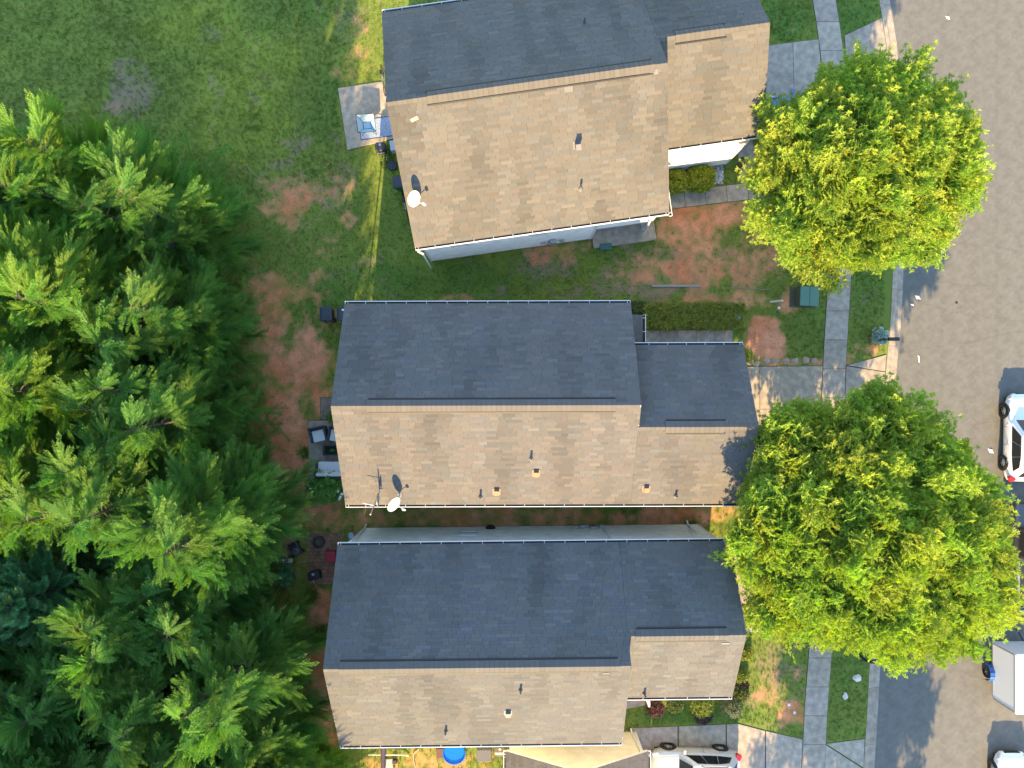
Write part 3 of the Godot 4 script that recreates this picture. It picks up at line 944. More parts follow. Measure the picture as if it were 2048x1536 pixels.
func vent_pipe(h: House, q: Vector3, tall := 0.38, r := 0.05) -> void:
	var b := MB.new()
	b.lathe([Vector2(r, -0.1), Vector2(r, tall), Vector2(r * 0.72, tall), Vector2(r * 0.72, tall - 0.2), Vector2(0, tall - 0.2)], 10, Transform3D(Basis.IDENTITY, q))
	b.smooth(50)
	var o := obj("vent_pipe", b, M.lead, h.root)
	var f := MB.new()
	f.lathe([Vector2(0.17, -0.12), Vector2(0.10, 0.02), Vector2(0.055, 0.1)], 10, Transform3D(Basis.IDENTITY, q))
	obj("flashing", f, M.lead, o)

func box_vent(h: House, q: Vector3, side: float, m: Material, s := 0.2, tall := 0.17) -> void:
	var n := Vector3(0, h.cp, side * h.sp)
	var dn := Vector3(0, -h.sp, side * h.cp)
	var bs := Basis(Vector3(1, 0, 0), n, dn)
	var b := MB.new()
	b.box(q + n * tall * 0.5, Vector3(s, tall, s * 1.1), bs)
	var o := obj("box_vent", b, m, h.root)
	var f := MB.new()
	f.box(q + n * 0.022, Vector3(s * 1.8, 0.012, s * 1.7), bs)
	obj("flashing", f, m, o)
	var t := MB.new()
	t.box(q + n * (tall + 0.006) - dn * 0.02, Vector3(s * 1.12, 0.014, s * 1.25), bs)
	obj("hood", t, m, o)

func patch(h: House, q: Vector3, side: float, w: float, d: float, turn: float, lightness: float) -> void:
	var n := Vector3(0, h.cp, side * h.sp)
	var dn := Vector3(0, -h.sp, side * h.cp)
	var b := MB.new()
	b.col = Color(h.tint.r * lightness, h.tint.g * lightness * 1.03, h.tint.b * lightness * 1.12)
	b.box(q + n * 0.022, Vector3(w, 0.016, d), Basis(Vector3(1, 0, 0), n, dn) * Basis(Vector3.UP, turn))
	obj("replacement_shingle", b, M.shingle, h.roof)

const PA := {"c": Vector2(-0.03, -12.289), "th": 0.140, "u0": -5.17, "u1": 6.47, "u2": 11.23, "hw": 5.53, "wr": 4.087, "ze": 5.2, "pitch": 0.605, "sgn": -1.0, "seed": 3, "tint": Color(0.156, 0.142, 0.122), "wall": Color(0.84, 0.84, 0.84), "vent": [-3.55, 5.9, 7.2, 9.4]}
const PB := {"c": Vector2(0.052, 0.901), "th": 0.003, "u0": -7.63, "u1": 5.342, "u2": 10.46, "hw": 4.702, "wr": 3.741, "ze": 5.2, "pitch": 0.58, "sgn": 1.0, "seed": 5, "tint": Color(0.152, 0.139, 0.130), "wall": Color(0.66, 0.66, 0.63), "vent": [-6.1, 4.3, 6.55, 9.1]}
const PC := {"c": Vector2(-0.009, 11.827), "th": 0.011, "u0": -7.86, "u1": 4.96, "u2": 9.99, "hw": 4.693, "wr": 3.669, "ze": 5.2, "pitch": 0.608, "sgn": -1.0, "seed": 7, "tint": Color(0.140, 0.136, 0.132), "wall": Color(0.86, 0.82, 0.72), "vent": [-7.2, 4.45, 5.35, 9.2]}
const PD := {"c": Vector2(3.2, 18.2), "th": -1.5708, "u0": -0.15, "u1": 9.0, "hw": 3.62, "ze": 2.6, "pitch": 0.58, "sgn": 1.0, "seed": 9, "tint": Color(0.13, 0.12, 0.115), "wall": Color(0.72, 0.67, 0.52), "vent": [1.2, 8.0]}

func build_houses() -> void:
	var h := build_house("house", "two storey house with warm tan roof standing at an angle beside the open lawn", PA)
	plain_walls(h, PA, "s")
	# the south wall: siding, then an open porch under the upper floor
	var hw: float = PA.hw - 0.34
	lap_wall(h, Vector2(-4.97, hw), Vector2(3.5, hw), 0.2, 5.1, Vector2(0, 1))
	lap_wall(h, Vector2(3.5, hw), Vector2(6.27, hw), 2.65, 5.1, Vector2(0, 1))
	lap_wall(h, Vector2(3.5, hw - 2.0), Vector2(6.27, hw - 2.0), 0.2, 2.6, Vector2(0, 1))
	lap_wall(h, Vector2(3.5, hw - 2.0), Vector2(3.5, hw), 0.2, 2.6, Vector2(1, 0))
	var b := MB.new()
	b.box(Vector3(3.44, 2.6, hw + 0.015), Vector3(0.12, 5.0, 0.05))
	b.box(Vector3(4.9, 2.62, hw + 0.012), Vector3(2.75, 0.18, 0.06))
	b.box(Vector3(6.2, 1.4, hw - 0.06), Vector3(0.14, 2.5, 0.14))
	obj("porch_post", b, M.white, h.root)
	b = MB.new()
	b.col = Color(0.95, 0.92, 0.88)
	b.box(Vector3(5.2, 0.11, hw - 0.75), Vector3(3.3, 0.2, 2.6))
	obj("porch_floor", b, M.concrete, h.root)
	wall_door(h, Vector2(4.6, hw - 1.97), Vector2(0, 1), 0.95, 2.05)
	# lower porch roof that wraps the corner
	porch_roof(h, 6.29, 7.02, hw - 2.2, hw - 0.03, 2.95, 0.0)
	gutter(h, 1.0, PA.hw, PA.u0, PA.u1, 5.19)
	gutter(h, -1.0, -PA.hw, PA.u0, PA.u2, 5.19)
	gutter(h, 1.0, PA.hw * -1.0 + 2.0 * PA.wr, PA.u1 - 0.02, PA.u2, 5.19)
	downspout(h, [at(836, 503, 5.0), at(846, 508, 4.75), at(862, 536, 0.2)])
	downspout(h, [at(1300, 441, 4.4), at(1292, 460, 0.5), at(1287, 468, 0.1)])
	var ve: float = PA.hw - 0.13
	vent_pipe(h, on_roof(h, 1.0, ve, 1161, 377))
	vent_pipe(h, on_roof(h, -1.0, -ve, 1168, 46))
	box_vent(h, on_roof(h, 1.0, ve, 1154, 290), 1.0, M.lead, 0.2, 0.5)
	patch(h, on_roof(h, 1.0, ve, 829, 238), 1.0, 0.34, 0.16, 0.3, 2.3)
	patch(h, on_roof(h, 1.0, ve, 1137, 178), 1.0, 0.36, 0.24, 0.0, 1.35)
	patch(h, on_roof(h, 1.0, ve, 1308, 144), 1.0, 0.34, 0.2, 0.0, 1.5)
	# meters on the south wall
	var inv := h.root.transform.affine_inverse()
	var q := inv * at(1106, 487, 1.2)
	b = MB.new()
	b.rbox(Vector3(q.x, 1.25, hw + 0.13), Vector3(0.34, 0.75, 0.2), 0.03)
	b.box(Vector3(q.x + 0.5, 1.0, hw + 0.08), Vector3(0.22, 0.3, 0.1))
	b.box(Vector3(q.x - 0.5, 1.05, hw + 0.06), Vector3(0.26, 0.16, 0.07))
	b.tube([Vector3(q.x, 0.9, hw + 0.12), Vector3(q.x, 0.0, hw + 0.12)], [0.03, 0.03], 6)
	b.tube([Vector3(q.x - 0.2, 1.1, hw + 0.06), Vector3(q.x - 0.4, 0.0, hw + 0.1)], [0.015, 0.015], 5)
	obj("meter_box", b, M.grey_metal, h.root)
	for u in [-3.2, 0.6]:
		window(h, Vector2(u, hw + 0.01), Vector2(0, 1), 3.9, 0.8, 1.1)

	h = build_house("house", "middle house with beige south roof slope and two white cushion chairs on its patio", PB)
	plain_walls(h, PB)
	gutter(h, -1.0, -PB.hw, PB.u0, PB.u1, 5.19)
	gutter(h, 1.0, PB.hw, PB.u0, PB.u2, 5.19)
	gutter(h, -1.0, PB.hw - 2.0 * PB.wr, PB.u1 + 0.0, PB.u2, 5.19)
	porch_roof(h, 5.15, 6.31, -4.25, -2.62, 2.9, 0.0)
	ve = PB.hw - 0.13
	vent_pipe(h, on_roof(h, 1.0, ve, 1062, 916))
	vent_pipe(h, on_roof(h, 1.0, ve, 961, 993))
	vent_pipe(h, on_roof(h, 1.0, ve, 1351, 991), 0.3)
	box_vent(h, on_roof(h, 1.0, ve, 1072, 946), 1.0, M.tan_metal)
	box_vent(h, on_roof(h, 1.0, ve, 993, 983), 1.0, M.tan_metal)
	box_vent(h, on_roof(h, 1.0, ve, 1292, 977), 1.0, M.tan_metal)
	downspout(h, [at(692, 604, 5.0), at(698, 612, 4.8), at(728, 634, 0.2)])

	h = build_house("house", "lower house with greyish tan roof whose cream siding faces the narrow side yard", PC)
	plain_walls(h, PC)
	gutter(h, -1.0, -PC.hw, PC.u0, PC.u2, 5.19)
	gutter(h, 1.0, PC.hw, PC.u0, PC.u1, 5.19)
	gutter(h, 1.0, PC.hw * -1.0 + 2.0 * PC.wr, PC.u1 - 0.02, PC.u2, 5.19)
	downspout(h, [at(688, 1090, 5.0), at(702, 1082, 4.6), at(730, 1056, 0.4), at(732, 1049, 0.1)])
	downspout(h, [at(1412, 1083, 5.0), at(1400, 1072, 4.4), at(1376, 1050, 0.4), at(1374, 1042, 0.1)])
	downspout(h, [at(1298, 1403, 5.0), at(1298, 1412, 4.9), Vector3(at(1298, 1412, 4.9).x, 0.2, at(1298, 1412, 4.9).z)])
	ve = PC.hw - 0.13
	vent_pipe(h, on_roof(h, 1.0, ve, 1041, 1379))
	vent_pipe(h, on_roof(h, 1.0, ve, 892, 1461))
	var wv: float = PC.hw * -1.0 + 2.0 * PC.wr - 0.13
	vent_pipe(h, on_roof(h, 1.0, wv, 1288, 1386))
	box_vent(h, on_roof(h, 1.0, ve, 1016, 1425), 1.0, M.lead, 0.2)
	patch(h, on_roof(h, 1.0, wv, 1451, 1286), 1.0, 0.34, 0.1, 0.0, 1.7)
	patch(h, on_roof(h, 1.0, ve, 1212, 1346), 1.0, 0.3, 0.1, 0.0, 1.3)
	hw = PC.hw - 0.34
	window(h, Vector2(-2.1, -hw - 0.01), Vector2(0, -1), 2.0, 0.85, 0.7)
	b = MB.new()
	for k in 3:
		b.lathe([Vector2(0.24 - 0.05 * k, 0.0), Vector2(0.27 - 0.05 * k, 0.04), Vector2(0.24 - 0.05 * k, 0.08)], 16, Transform3D(Basis(Vector3.RIGHT, -PI / 2), Vector3(-1.05, 0.75, -hw - 0.03 - 0.05 * k)))
	obj("hose_reel", b, M.black, h.root)
	b = MB.new()
	for s in [[3.35, 0.9, 0.2, 0.25], [3.8, 0.75, 0.45, 0.22], [4.25, 1.0, 0.34, 0.5], [4.7, 0.75, 0.26, 0.22]]:
		b.rbox(Vector3(s[0], s[1], -hw - 0.09), Vector3(s[2], s[3], 0.14), 0.02)
	b.tube([Vector3(4.25, 0.8, -hw - 0.08), Vector3(4.25, 0.0, -hw - 0.08)], [0.03, 0.03], 6)
	obj("meter_box", b, M.grey_metal, h.root)

	h = build_house("house", "single storey cream sided house, its gable end cut off by the bottom edge", PD)
	plain_walls(h, PD)
	gutter(h, 1.0, PD.hw, PD.u0, PD.u1, 2.59)
	gutter(h, -1.0, -PD.hw, PD.u0, PD.u1, 2.59)
	downspout(h, [at(1299, 1512, 2.5), at(1295, 1506, 2.45), at(1282, 1503, 2.35), at(1264, 1466, 0.25), at(1262, 1458, 0.08)])
	downspout(h, [at(1010, 1514, 2.5), at(1012, 1510, 2.45), at(1020, 1508, 2.35), at(1028, 1466, 0.1)])

# a small roof at first storey height that falls to +x, with a gutter at its edge
func porch_roof(h: House, u0: float, u1: float, v0: float, v1: float, y: float, _t: float) -> void:
	var b := MB.new()
	var fall := (u1 - u0) * 0.35
	var s := sqrt((u1 - u0) * (u1 - u0) + fall * fall)
	var bs := Basis(Vector3(u1 - u0, -fall, 0) / s, Vector3(fall, u1 - u0, 0) / s, Vector3(0, 0, 1))
	var c := Vector3((u0 + u1) * 0.5, y + fall * 0.5, (v0 + v1) * 0.5)
	b.col = Color(0.5, 0.45, 0.4)
	b.box(c - bs.y * 0.05, Vector3(s, 0.1, v1 - v0), bs)
	var o := obj("porch_roof", b, M.deck, h.root)
	var mb := MB.new()
	var k := 0
	var d := 0.0
	while d < s - 0.01:
		var z := v0 - rng.randf() * 0.4
		while z < v1 - 0.01:
			var l: float = LENS[rng.randi() % 4]
			var a := maxf(z, v0)
			var e := minf(z + l, v1)
			z += l
			if e - a < 0.03:
				continue
			mb.col = tone_color(h, clampi(int(round(4.4 + rng.randfn(0, 1.0))), 0, 9), rng.randi() % 2)
			var w := minf(EXPO, s - d)
			var p := Vector3(u0, y + fall, (a + e) * 0.5) + bs.x * (d + w * 0.5)
			shingle_faces(mb, Transform3D(Basis(-Vector3(0, 0, 1), bs.y, bs.x), p), e - a, w, 0.014)
		d += EXPO
		k += 1
	obj("shingles", mb, M.shingle, o).set_meta("kind", "stuff")
	var g := MB.new()
	var w := 0.15
	g.box(Vector3(u1 + w, y - 0.05, (v0 + v1) * 0.5), Vector3(0.03, 0.12, v1 - v0))
	g.box(Vector3(u1 + w * 0.5, y - 0.115, (v0 + v1) * 0.5), Vector3(w - 0.034, 0.012, v1 - v0))
	for q in [v0 + 0.006, v1 - 0.006]:
		g.box(Vector3(u1 + w * 0.5, y - 0.048, q), Vector3(w - 0.032, 0.122, 0.012))
	for q in 3:
		g.box(Vector3(u1 + w * 0.5, y + 0.002, lerpf(v0 + 0.15, v1 - 0.15, q / 2.0)), Vector3(w - 0.036, 0.012, 0.03))
	var go := obj("gutter", g, M.white, h.root)
	var db := MB.new()
	db.box(Vector3(u1 + w * 0.5, y - 0.09, (v0 + v1) * 0.5), Vector3(w - 0.04, 0.03, v1 - v0 - 0.03))
	obj("leaf_debris", db, M.debris, go)

# ---------------------------------------------------------------- plants
var sprays := {}

# a leaf: a folded diamond from p along d, w wide, its face towards up
func leaf(b: MB, p: Vector3, d: Vector3, up: Vector3, l: float, w: float) -> void:
	var s := d.cross(up).normalized() * w * 0.5
	var m := p + d * l * 0.45 + up * l * 0.06
	var e := p + d * l - up * l * 0.08
	b.tri(p, m + s, e, up)
	b.tri(p, m - s, e, up)

func rand_dir() -> Vector3:
	var y := rng.randf_range(-1, 1)
	var a := rng.randf() * TAU
	var r := sqrt(1.0 - y * y)
	return Vector3(r * cos(a), y, r * sin(a))

# twig along +x with star-like rosettes of narrow leaves (street trees)
func spray_street(seed_: int) -> ArrayMesh:
	rng.seed = seed_
	var b := MB.new()
	var tips := [Vector3(0.10, 0, 0.02), Vector3(0.28, 0.04, 0.14), Vector3(0.34, 0.02, -0.13), Vector3(0.56, 0.07, 0.02)]
	for t in tips:
		var n := 9
		var big := rng.randf_range(0.85, 1.2)
		for k in n:
			var a := TAU * k / n + rng.randf_range(-0.3, 0.3)
			var d: Vector3 = (Vector3(0.55, 0.35 + rng.randf_range(-0.35, 0.35), 0) + Vector3(cos(a), sin(a) * 0.35, sin(a)) * 0.95).normalized()
			var s := rng.randf_range(0.84, 1.12)
			b.col = Color(s * rng.randf_range(0.94, 1.08), s, s)
			leaf(b, t, d, (Vector3(0.4, 1, 0) + rand_dir() * 0.6).normalized(), rng.randf_range(0.13, 0.20) * big, rng.randf_range(0.038, 0.052))
	b.col = Color(0.5, 0.35, 0.5)
	b.tube([Vector3(-0.15, -0.02, 0), Vector3(0.28, 0.0, 0), Vector3(0.56, 0.06, 0.02)], [0.011, 0.008, 0.004], 3)
	return b.mesh()

# feathery branch end along +x: leaflets on rising side twigs (trees of the wood)
func spray_wood(seed_: int) -> ArrayMesh:
	rng.seed = seed_
	var b := MB.new()
	var n := 13
	for i in n:
		var f := (i + 0.5) / n
		var p := Vector3(f * 1.1, 0.06 * sin(f * 2.5), 0)
		for sd in [-1.0, 1.0]:
			var tl: float = (0.115 * (1.0 - f * 0.6) + 0.035) * rng.randf_range(0.6, 1.3)
			var td: Vector3 = Vector3(0.82, 0.22 + rng.randf_range(-0.15, 0.3), sd * 0.55).normalized()
			var m := maxi(2, int(tl / 0.042))
			for k in m:
				var q: Vector3 = p + td * tl * (k + 0.6) / m
				for e in [-1.0, 1.0]:
					var s := rng.randf_range(0.82, 1.15)
					b.col = Color(s * rng.randf_range(0.92, 1.1), s, s)
					var d: Vector3 = (td * 1.2 + Vector3.UP.cross(td) * e * 0.8 + rand_dir() * 0.35).normalized()
					leaf(b, q, d, (Vector3(-0.2, 1, 0) + rand_dir() * 0.7).normalized(), rng.randf_range(0.05, 0.08), rng.randf_range(0.022, 0.032))
	for k in 6:
		leaf(b, Vector3(1.06 + k * 0.025, 0.05, 0), Vector3(1, 0.2, rng.randf_range(-0.6, 0.6)).normalized(), Vector3.UP, 0.075, 0.028)
	b.col = Color(0.9, 0.6, 0.5)
	b.tube([Vector3(-0.1, 0, 0), Vector3(0.5, 0.05, 0), Vector3(1.1, 0.05, 0)], [0.008, 0.006, 0.003], 3)
	return b.mesh()

func spray_pine(seed_: int) -> ArrayMesh:
	rng.seed = seed_
	var b := MB.new()
	for t in [Vector3(0.1, 0, 0), Vector3(0.22, 0, 0), Vector3(0.34, 0.02, 0)]:
		for k in 18:
			var a := TAU * k / 18.0
			var d := (Vector3(0.55, 0.2, 0) + Vector3(0, cos(a), sin(a)) * rng.randf_range(0.6, 1.1)).normalized()
			b.col = Color.WHITE * rng.randf_range(0.8, 1.15)
			leaf(b, t, d, rand_dir(), rng.randf_range(0.16, 0.24), 0.012)
	return b.mesh()

# round tuft of small leaves (shrubs and hedges)
func spray_shrub(seed_: int) -> ArrayMesh:
	rng.seed = seed_
	var b := MB.new()
	for k in 22:
		var d := (rand_dir() + Vector3(0.7, 0, 0)).normalized()
		var s := rng.randf_range(0.75, 1.2)
		b.col = Color(s, s * rng.randf_range(0.92, 1.05), s)
		leaf(b, Vector3(rng.randf_range(0, 0.1), 0, 0) + d * 0.02, d, (Vector3.RIGHT + rand_dir() * 0.8).normalized(), rng.randf_range(0.045, 0.075), 0.032)
	return b.mesh()

func tuft(seed_: int) -> ArrayMesh:
	rng.seed = seed_
	var b := MB.new()
	for k in 9:
		var a := rng.randf() * TAU
		var p := Vector3(cos(a), 0, sin(a)) * rng.randf() * 0.06
		var tip := p + Vector3(cos(a) * rng.randf_range(0.01, 0.07), rng.randf_range(0.03, 0.075), sin(a) * rng.randf_range(0.01, 0.07))
		var s := Vector3(-sin(a), 0, cos(a)) * 0.008
		b.col = Color.WHITE * rng.randf_range(0.75, 1.2)
		b.tri(p - s, p + s, tip, Vector3.UP)
	return b.mesh()

func scatter(called: String, mesh: Mesh, m: Material, xs: Array, cols: Array, parent: Node) -> MultiMeshInstance3D:
	var mm := MultiMesh.new()
	mm.transform_format = MultiMesh.TRANSFORM_3D
	mm.use_colors = true
	mm.mesh = mesh
	mm.instance_count = xs.size()
	for i in xs.size():
		mm.set_instance_transform(i, xs[i])
		mm.set_instance_color(i, cols[i])
	var o := MultiMeshInstance3D.new()
	o.multimesh = mm
	o.material_override = m
	o.name = numbered(parent, called)
	o.set_meta("kind", "stuff")
	parent.add_child(o, true)
	return o

func frame(d: Vector3, roll: float, s: float) -> Basis:
	var up := (Vector3.UP - d * d.y)
	if up.length() < 0.05:
		up = Vector3.RIGHT - d * d.x
	up = up.normalized().rotated(d, roll)
	return Basis(d, up, d.cross(up)).scaled(Vector3.ONE * s)

func color_of(r: float, g: float, b: float) -> Color:
	return Color(r, g, b)

# a street tree: trunk, limbs and a crown of clumps. lobes: extra ellipsoids [dx, dy, dz, rx, ry, rz]
func street_tree(label: String, base: Vector3, cy: float, lobes: Array, seed_: int, per_m2: float) -> void:
	rng.seed = seed_
	var root := thing("street_tree", label, "tree", base, 0.0, "broadleaf trees along the street")
	var tb := MB.new()
	tb.tube([Vector3(0, -0.1, 0), Vector3(0.02, 0.3, 0), Vector3(0.06, 2.0, 0.04), Vector3(0.05, 4.2, 0.1), Vector3(0.1, 6.4, 0.0), Vector3(0.0, 8.6, 0.1)], [0.26, 0.19, 0.16, 0.13, 0.08, 0.03], 10)
	tb.smooth(60)
	obj("trunk", tb, M.bark, root)
	var xs := []
	var cols := []
	var meshes := ["street_a", "street_b"]
	var xs2 := []
	var cols2 := []
	var lump := noise(seed_ * 7, 0.55, 2)
	for lb in lobes:
		var c := Vector3(lb[0], cy + lb[1], lb[2])
		var r := Vector3(lb[3], lb[4], lb[5])
		var n := int(r.x * r.z * PI * per_m2)
		for k in n:
			var d := rand_dir()
			if d.y < -0.55:
				d.y = -d.y
			var q := pow(rng.randf(), 0.42)
			q *= 0.80 + 0.26 * rng.randf() + 0.25 * lump.get_noise_3dv(d * 2.2 + c)
			var p := c + Vector3(d.x * r.x, d.y * r.y, d.z * r.z) * q
			if p.y < 1.7:
				continue
			var out := Vector3(d.x / r.x, d.y / r.y, d.z / r.z).normalized()
			var s := rng.randf_range(0.34, 0.72)
			# a limb to every eighth clump
			if k % 9 == 0:
				var lm := MB.new()
				var start := Vector3(0.05, clampf(p.y * 0.55, 1.9, 7.0), 0.06)
				var midp := start.lerp(p, 0.5) + Vector3(0, 0.35, 0) + rand_dir() * 0.25
				lm.tube([start, midp, p], [0.065, 0.04, 0.012], 5)
				obj("limb", lm, M.bark, root)
			var tone := rng.randf_range(0.82, 1.14)
			var warm := rng.randf_range(0.84, 1.12)
			var m := int(15 + 36 * s)
			var list := []
			for i in m:
				var o := rand_dir() * s * pow(rng.randf(), 0.45)
				o.y *= 0.75
				var dir := (out * 0.75 + o.normalized() * 0.5 + Vector3(0, 0.22, 0) + rand_dir() * 0.4).normalized()
				list.append([p + o, dir])
			# long shoots stand out of the crown
			if rng.randf() < 0.3:
				var sd := (out + Vector3(0, 0.35, 0) + rand_dir() * 0.5).normalized()
				for i in 4:
					list.append([p + out * s * 0.45 + sd * 0.22 * i, (sd + rand_dir() * 0.3).normalized()])
			for i in list.size():
				var x := Transform3D(frame(list[i][1], rng.randf_range(-1.1, 1.1), rng.randf_range(0.75, 1.15)), list[i][0])
				var t := tone * rng.randf_range(0.86, 1.14)
				if i % 2:
					xs.append(x); cols.append(Color(t * warm, t, t * 0.9))
				else:
					xs2.append(x); cols2.append(Color(t * warm, t, t * 0.9))
	scatter("crown", sprays.street_a, M.leaf_street, xs, cols, root)
	scatter("crown", sprays.street_b, M.leaf_street, xs2, cols2, root)

# a tree of the wood: a few stems, side branches that sweep to the open ground, hung with feathery sprays
func wood_tree(label: String, x: float, z: float, h: float, r: float, seed_: int, kind := "wood", tint := Color(1, 1, 1), dens := 1.0) -> void:
	rng.seed = seed_
	var root := thing("pine_tree" if kind == "pine" else "woodland_tree", label, "tree", Vector3(x, 0, z), 0.0, "trees of the wood")
	var tb := MB.new()
	var stems := []
	var ns := 1 if kind == "pine" else 4
	for k in ns:
		var a := TAU * k / ns + rng.randf_range(-0.6, 0.6)
		var o := Vector3(cos(a), 0, sin(a)) * r * (0.0 if ns == 1 else rng.randf_range(0.22, 0.5))
		var hh := h * (1.0 if k == 0 else rng.randf_range(0.74, 0.97))
		var pts := [Vector3(0, -0.1, 0), Vector3(0, hh * 0.2, 0) + o * 0.15, Vector3(0, hh * 0.6, 0) + o * 0.7, Vector3(0, hh, 0) + o]
		tb.tube(pts, [0.16, 0.11, 0.07, 0.012], 6)
		stems.append(pts)
	obj("trunk", tb, M.bark, root)
	var xs := []
	var cols := []
	var xs2 := []
	var cols2 := []
	var bb := MB.new()
	r *= 1.2
	var nb := int(r * r * 11.0 * dens)
	var az := rng.randf() * TAU
	for k in nb:
		var st: Array = stems[k % ns]
		var f := 0.14 + 0.86 * pow((k + 0.5) / nb, 0.8)
		az += 2.39996 + rng.randf_range(-0.4, 0.4)
		var top: float = st[3].y
		var y := top * f
		var prof := pow(maxf(0.0, 1.0 - pow(clampf((f - 0.35) / 0.68, 0.0, 1.0), 2.2)), 0.8)
		var L := r * maxf(0.26, prof) * rng.randf_range(0.5, 1.0) * (1.0 if ns == 1 else 0.78)
		var rise := 0.20 + 0.55 * f + rng.randf_range(-0.2, 0.25)
		var d := Vector3(cos(az), rise, sin(az)).normalized()
		# shoots reach for the open ground and light to the east
		if kind != "pine":
			d = (d + Vector3(0.50, 0.0, -0.30)).normalized()
		var sy := maxf(0.5, y - L * 0.3)
		var q3: float = sy / top
		var start: Vector3 = st[1].lerp(st[2], clampf((q3 - 0.2) / 0.4, 0.0, 1.0)) if q3 < 0.6 else st[2].lerp(st[3], clampf((q3 - 0.6) / 0.4, 0.0, 1.0))
		start.y = sy
		var mid := start + d * L * 0.55
		var end := mid + (d + Vector3(0.12, 0.22, -0.10)).normalized() * L * 0.55
		bb.tube([start, mid, end], [0.03, 0.02, 0.006], 3)
		var tone := rng.randf_range(0.82, 1.14)
		var warm := rng.randf_range(0.82, 1.15)
		var n := int(5 + L * 13.0)
		for i in n:
			var q := 0.2 + 0.8 * (i + rng.randf()) / n
			var p := start.lerp(mid, q * 2.0) if q < 0.5 else mid.lerp(end, q * 2.0 - 1.0)
			var ax := (d if q < 0.5 else (end - mid).normalized())
			var sd := ax.cross(Vector3.UP).normalized() * (1.0 if i % 2 else -1.0)
			var dir := (ax * 0.9 + sd * 0.55 * (1.0 - q * 0.6) + Vector3(0.12, 0.12, -0.08) + rand_dir() * 0.22).normalized()
			var t := tone * rng.randf_range(0.88, 1.12)
			var X := Transform3D(frame(dir, rng.randf_range(-0.6, 0.6), rng.randf_range(0.58, 1.0)), p)
			var C := Color(t * warm * tint.r, t * tint.g, t * tint.b)
			if i % 2:
				xs.append(X); cols.append(C)
			else:
				xs2.append(X); cols2.append(C)
	obj("branches", bb, M.bark, root).set_meta("kind", "stuff")
	var m: Material = M.leaf_pine if kind == "pine" else M.leaf_wood
	scatter("crown", sprays.pine_a if kind == "pine" else sprays.wood_a, m, xs, cols, root)
	scatter("crown", sprays.pine_b if kind == "pine" else sprays.wood_b, m, xs2, cols2, root)

# a shrub or clipped hedge: leafy shell over a box-like or round body
func shrub(called: String, label: String, cat: String, c: Vector3, r: Vector3, n: int, tint: Color, seed_: int, boxy := 1.0, group := "", size := 1.0) -> Node3D:
	rng.seed = seed_
	var root := thing(called, label, cat, Vector3(c.x, 0, c.z), 0.0, group)
	var xs := []
	var cols := []
	var nz := noise(seed_, 0.9, 2)
	for k in n:
		var d := rand_dir()
		if d.y < -0.2:
			d.y = -d.y
		# superellipsoid for clipped shapes
		var p := Vector3(signf(d.x) * pow(absf(d.x), boxy), signf(d.y) * pow(absf(d.y), boxy), signf(d.z) * pow(absf(d.z), boxy))
		var q := 0.80 + 0.22 * rng.randf() + 0.12 * nz.get_noise_3dv(p * r * 2.0)
		var pos := Vector3(p.x * r.x, r.y * 0.9 + p.y * r.y, p.z * r.z) * 1.0
		if boxy >= 1.0:
			q = 0.35 + 0.75 * rng.randf()
		if boxy < 0.6 and k % 5 < 3:
			# a clipped flat top
			p = Vector3(rng.randf_range(-1, 1), 1.0 - 0.12 * absf(nz.get_noise_2d(pos.x * 3.0, k)), rng.randf_range(-0.95, 0.95))
			d = (Vector3.UP + rand_dir() * 0.5).normalized()
			q = 0.96 + 0.08 * rng.randf() + 0.26 * nz.get_noise_2d(p.x * r.x * 2.0, p.z * r.z * 2.0)
			pos = Vector3(p.x * r.x / q, 0, p.z * r.z / q)
		pos = Vector3(pos.x * q, maxf(0.03, r.y * 0.9 + p.y * r.y * q), pos.z * q)
		var dir := (d + Vector3(0, 0.3, 0) + rand_dir() * 0.5).normalized()
		xs.append(Transform3D(frame(dir, rng.randf() * TAU, rng.randf_range(0.8, 1.3) * size), pos))
		var t := rng.randf_range(0.7, 1.25)
		var warm := rng.randf_range(0.85, 1.12)
		cols.append(Color(tint.r * t * warm, tint.g * t, tint.b * t))
	scatter("foliage", sprays.shrub, M.leaf_any, xs, cols, root)
	var sb := MB.new()
	for k in 9:
		var a := TAU * k / 9.0
		sb.tube([Vector3(0, -0.02, 0), Vector3(cos(a) * r.x * 0.4, r.y * 0.8, sin(a) * r.z * 0.4), Vector3(cos(a) * r.x * 0.75, r.y * 1.3, sin(a) * r.z * 0.75)], [0.02, 0.014, 0.006], 4)
	obj("stem", sb, M.bark, root)
	return root

func weed(label: String, p: Vector3, r: float, seed_: int) -> void:
	rng.seed = seed_
	var root := thing("weed", label, "weeds", p, 0.0, "weeds")
	var xs := []
	var cols := []
	for k in int(220 * r):
		var a := rng.randf() * TAU
		var q := r * 0.75 * absf(rng.randfn(0, 0.62))
		xs.append(Transform3D(Basis(Vector3.UP, rng.randf() * TAU).scaled(Vector3.ONE * rng.randf_range(1.4, 3.4)), Vector3(cos(a) * q, 0, sin(a) * q * 1.2)))
		var t := rng.randf_range(0.7, 1.3)
		cols.append(Color(0.17 * t * rng.randf_range(0.8, 1.3), 0.26 * t, 0.04 * t))
	scatter("foliage", sprays.tuft, M.grass, xs, cols, root)

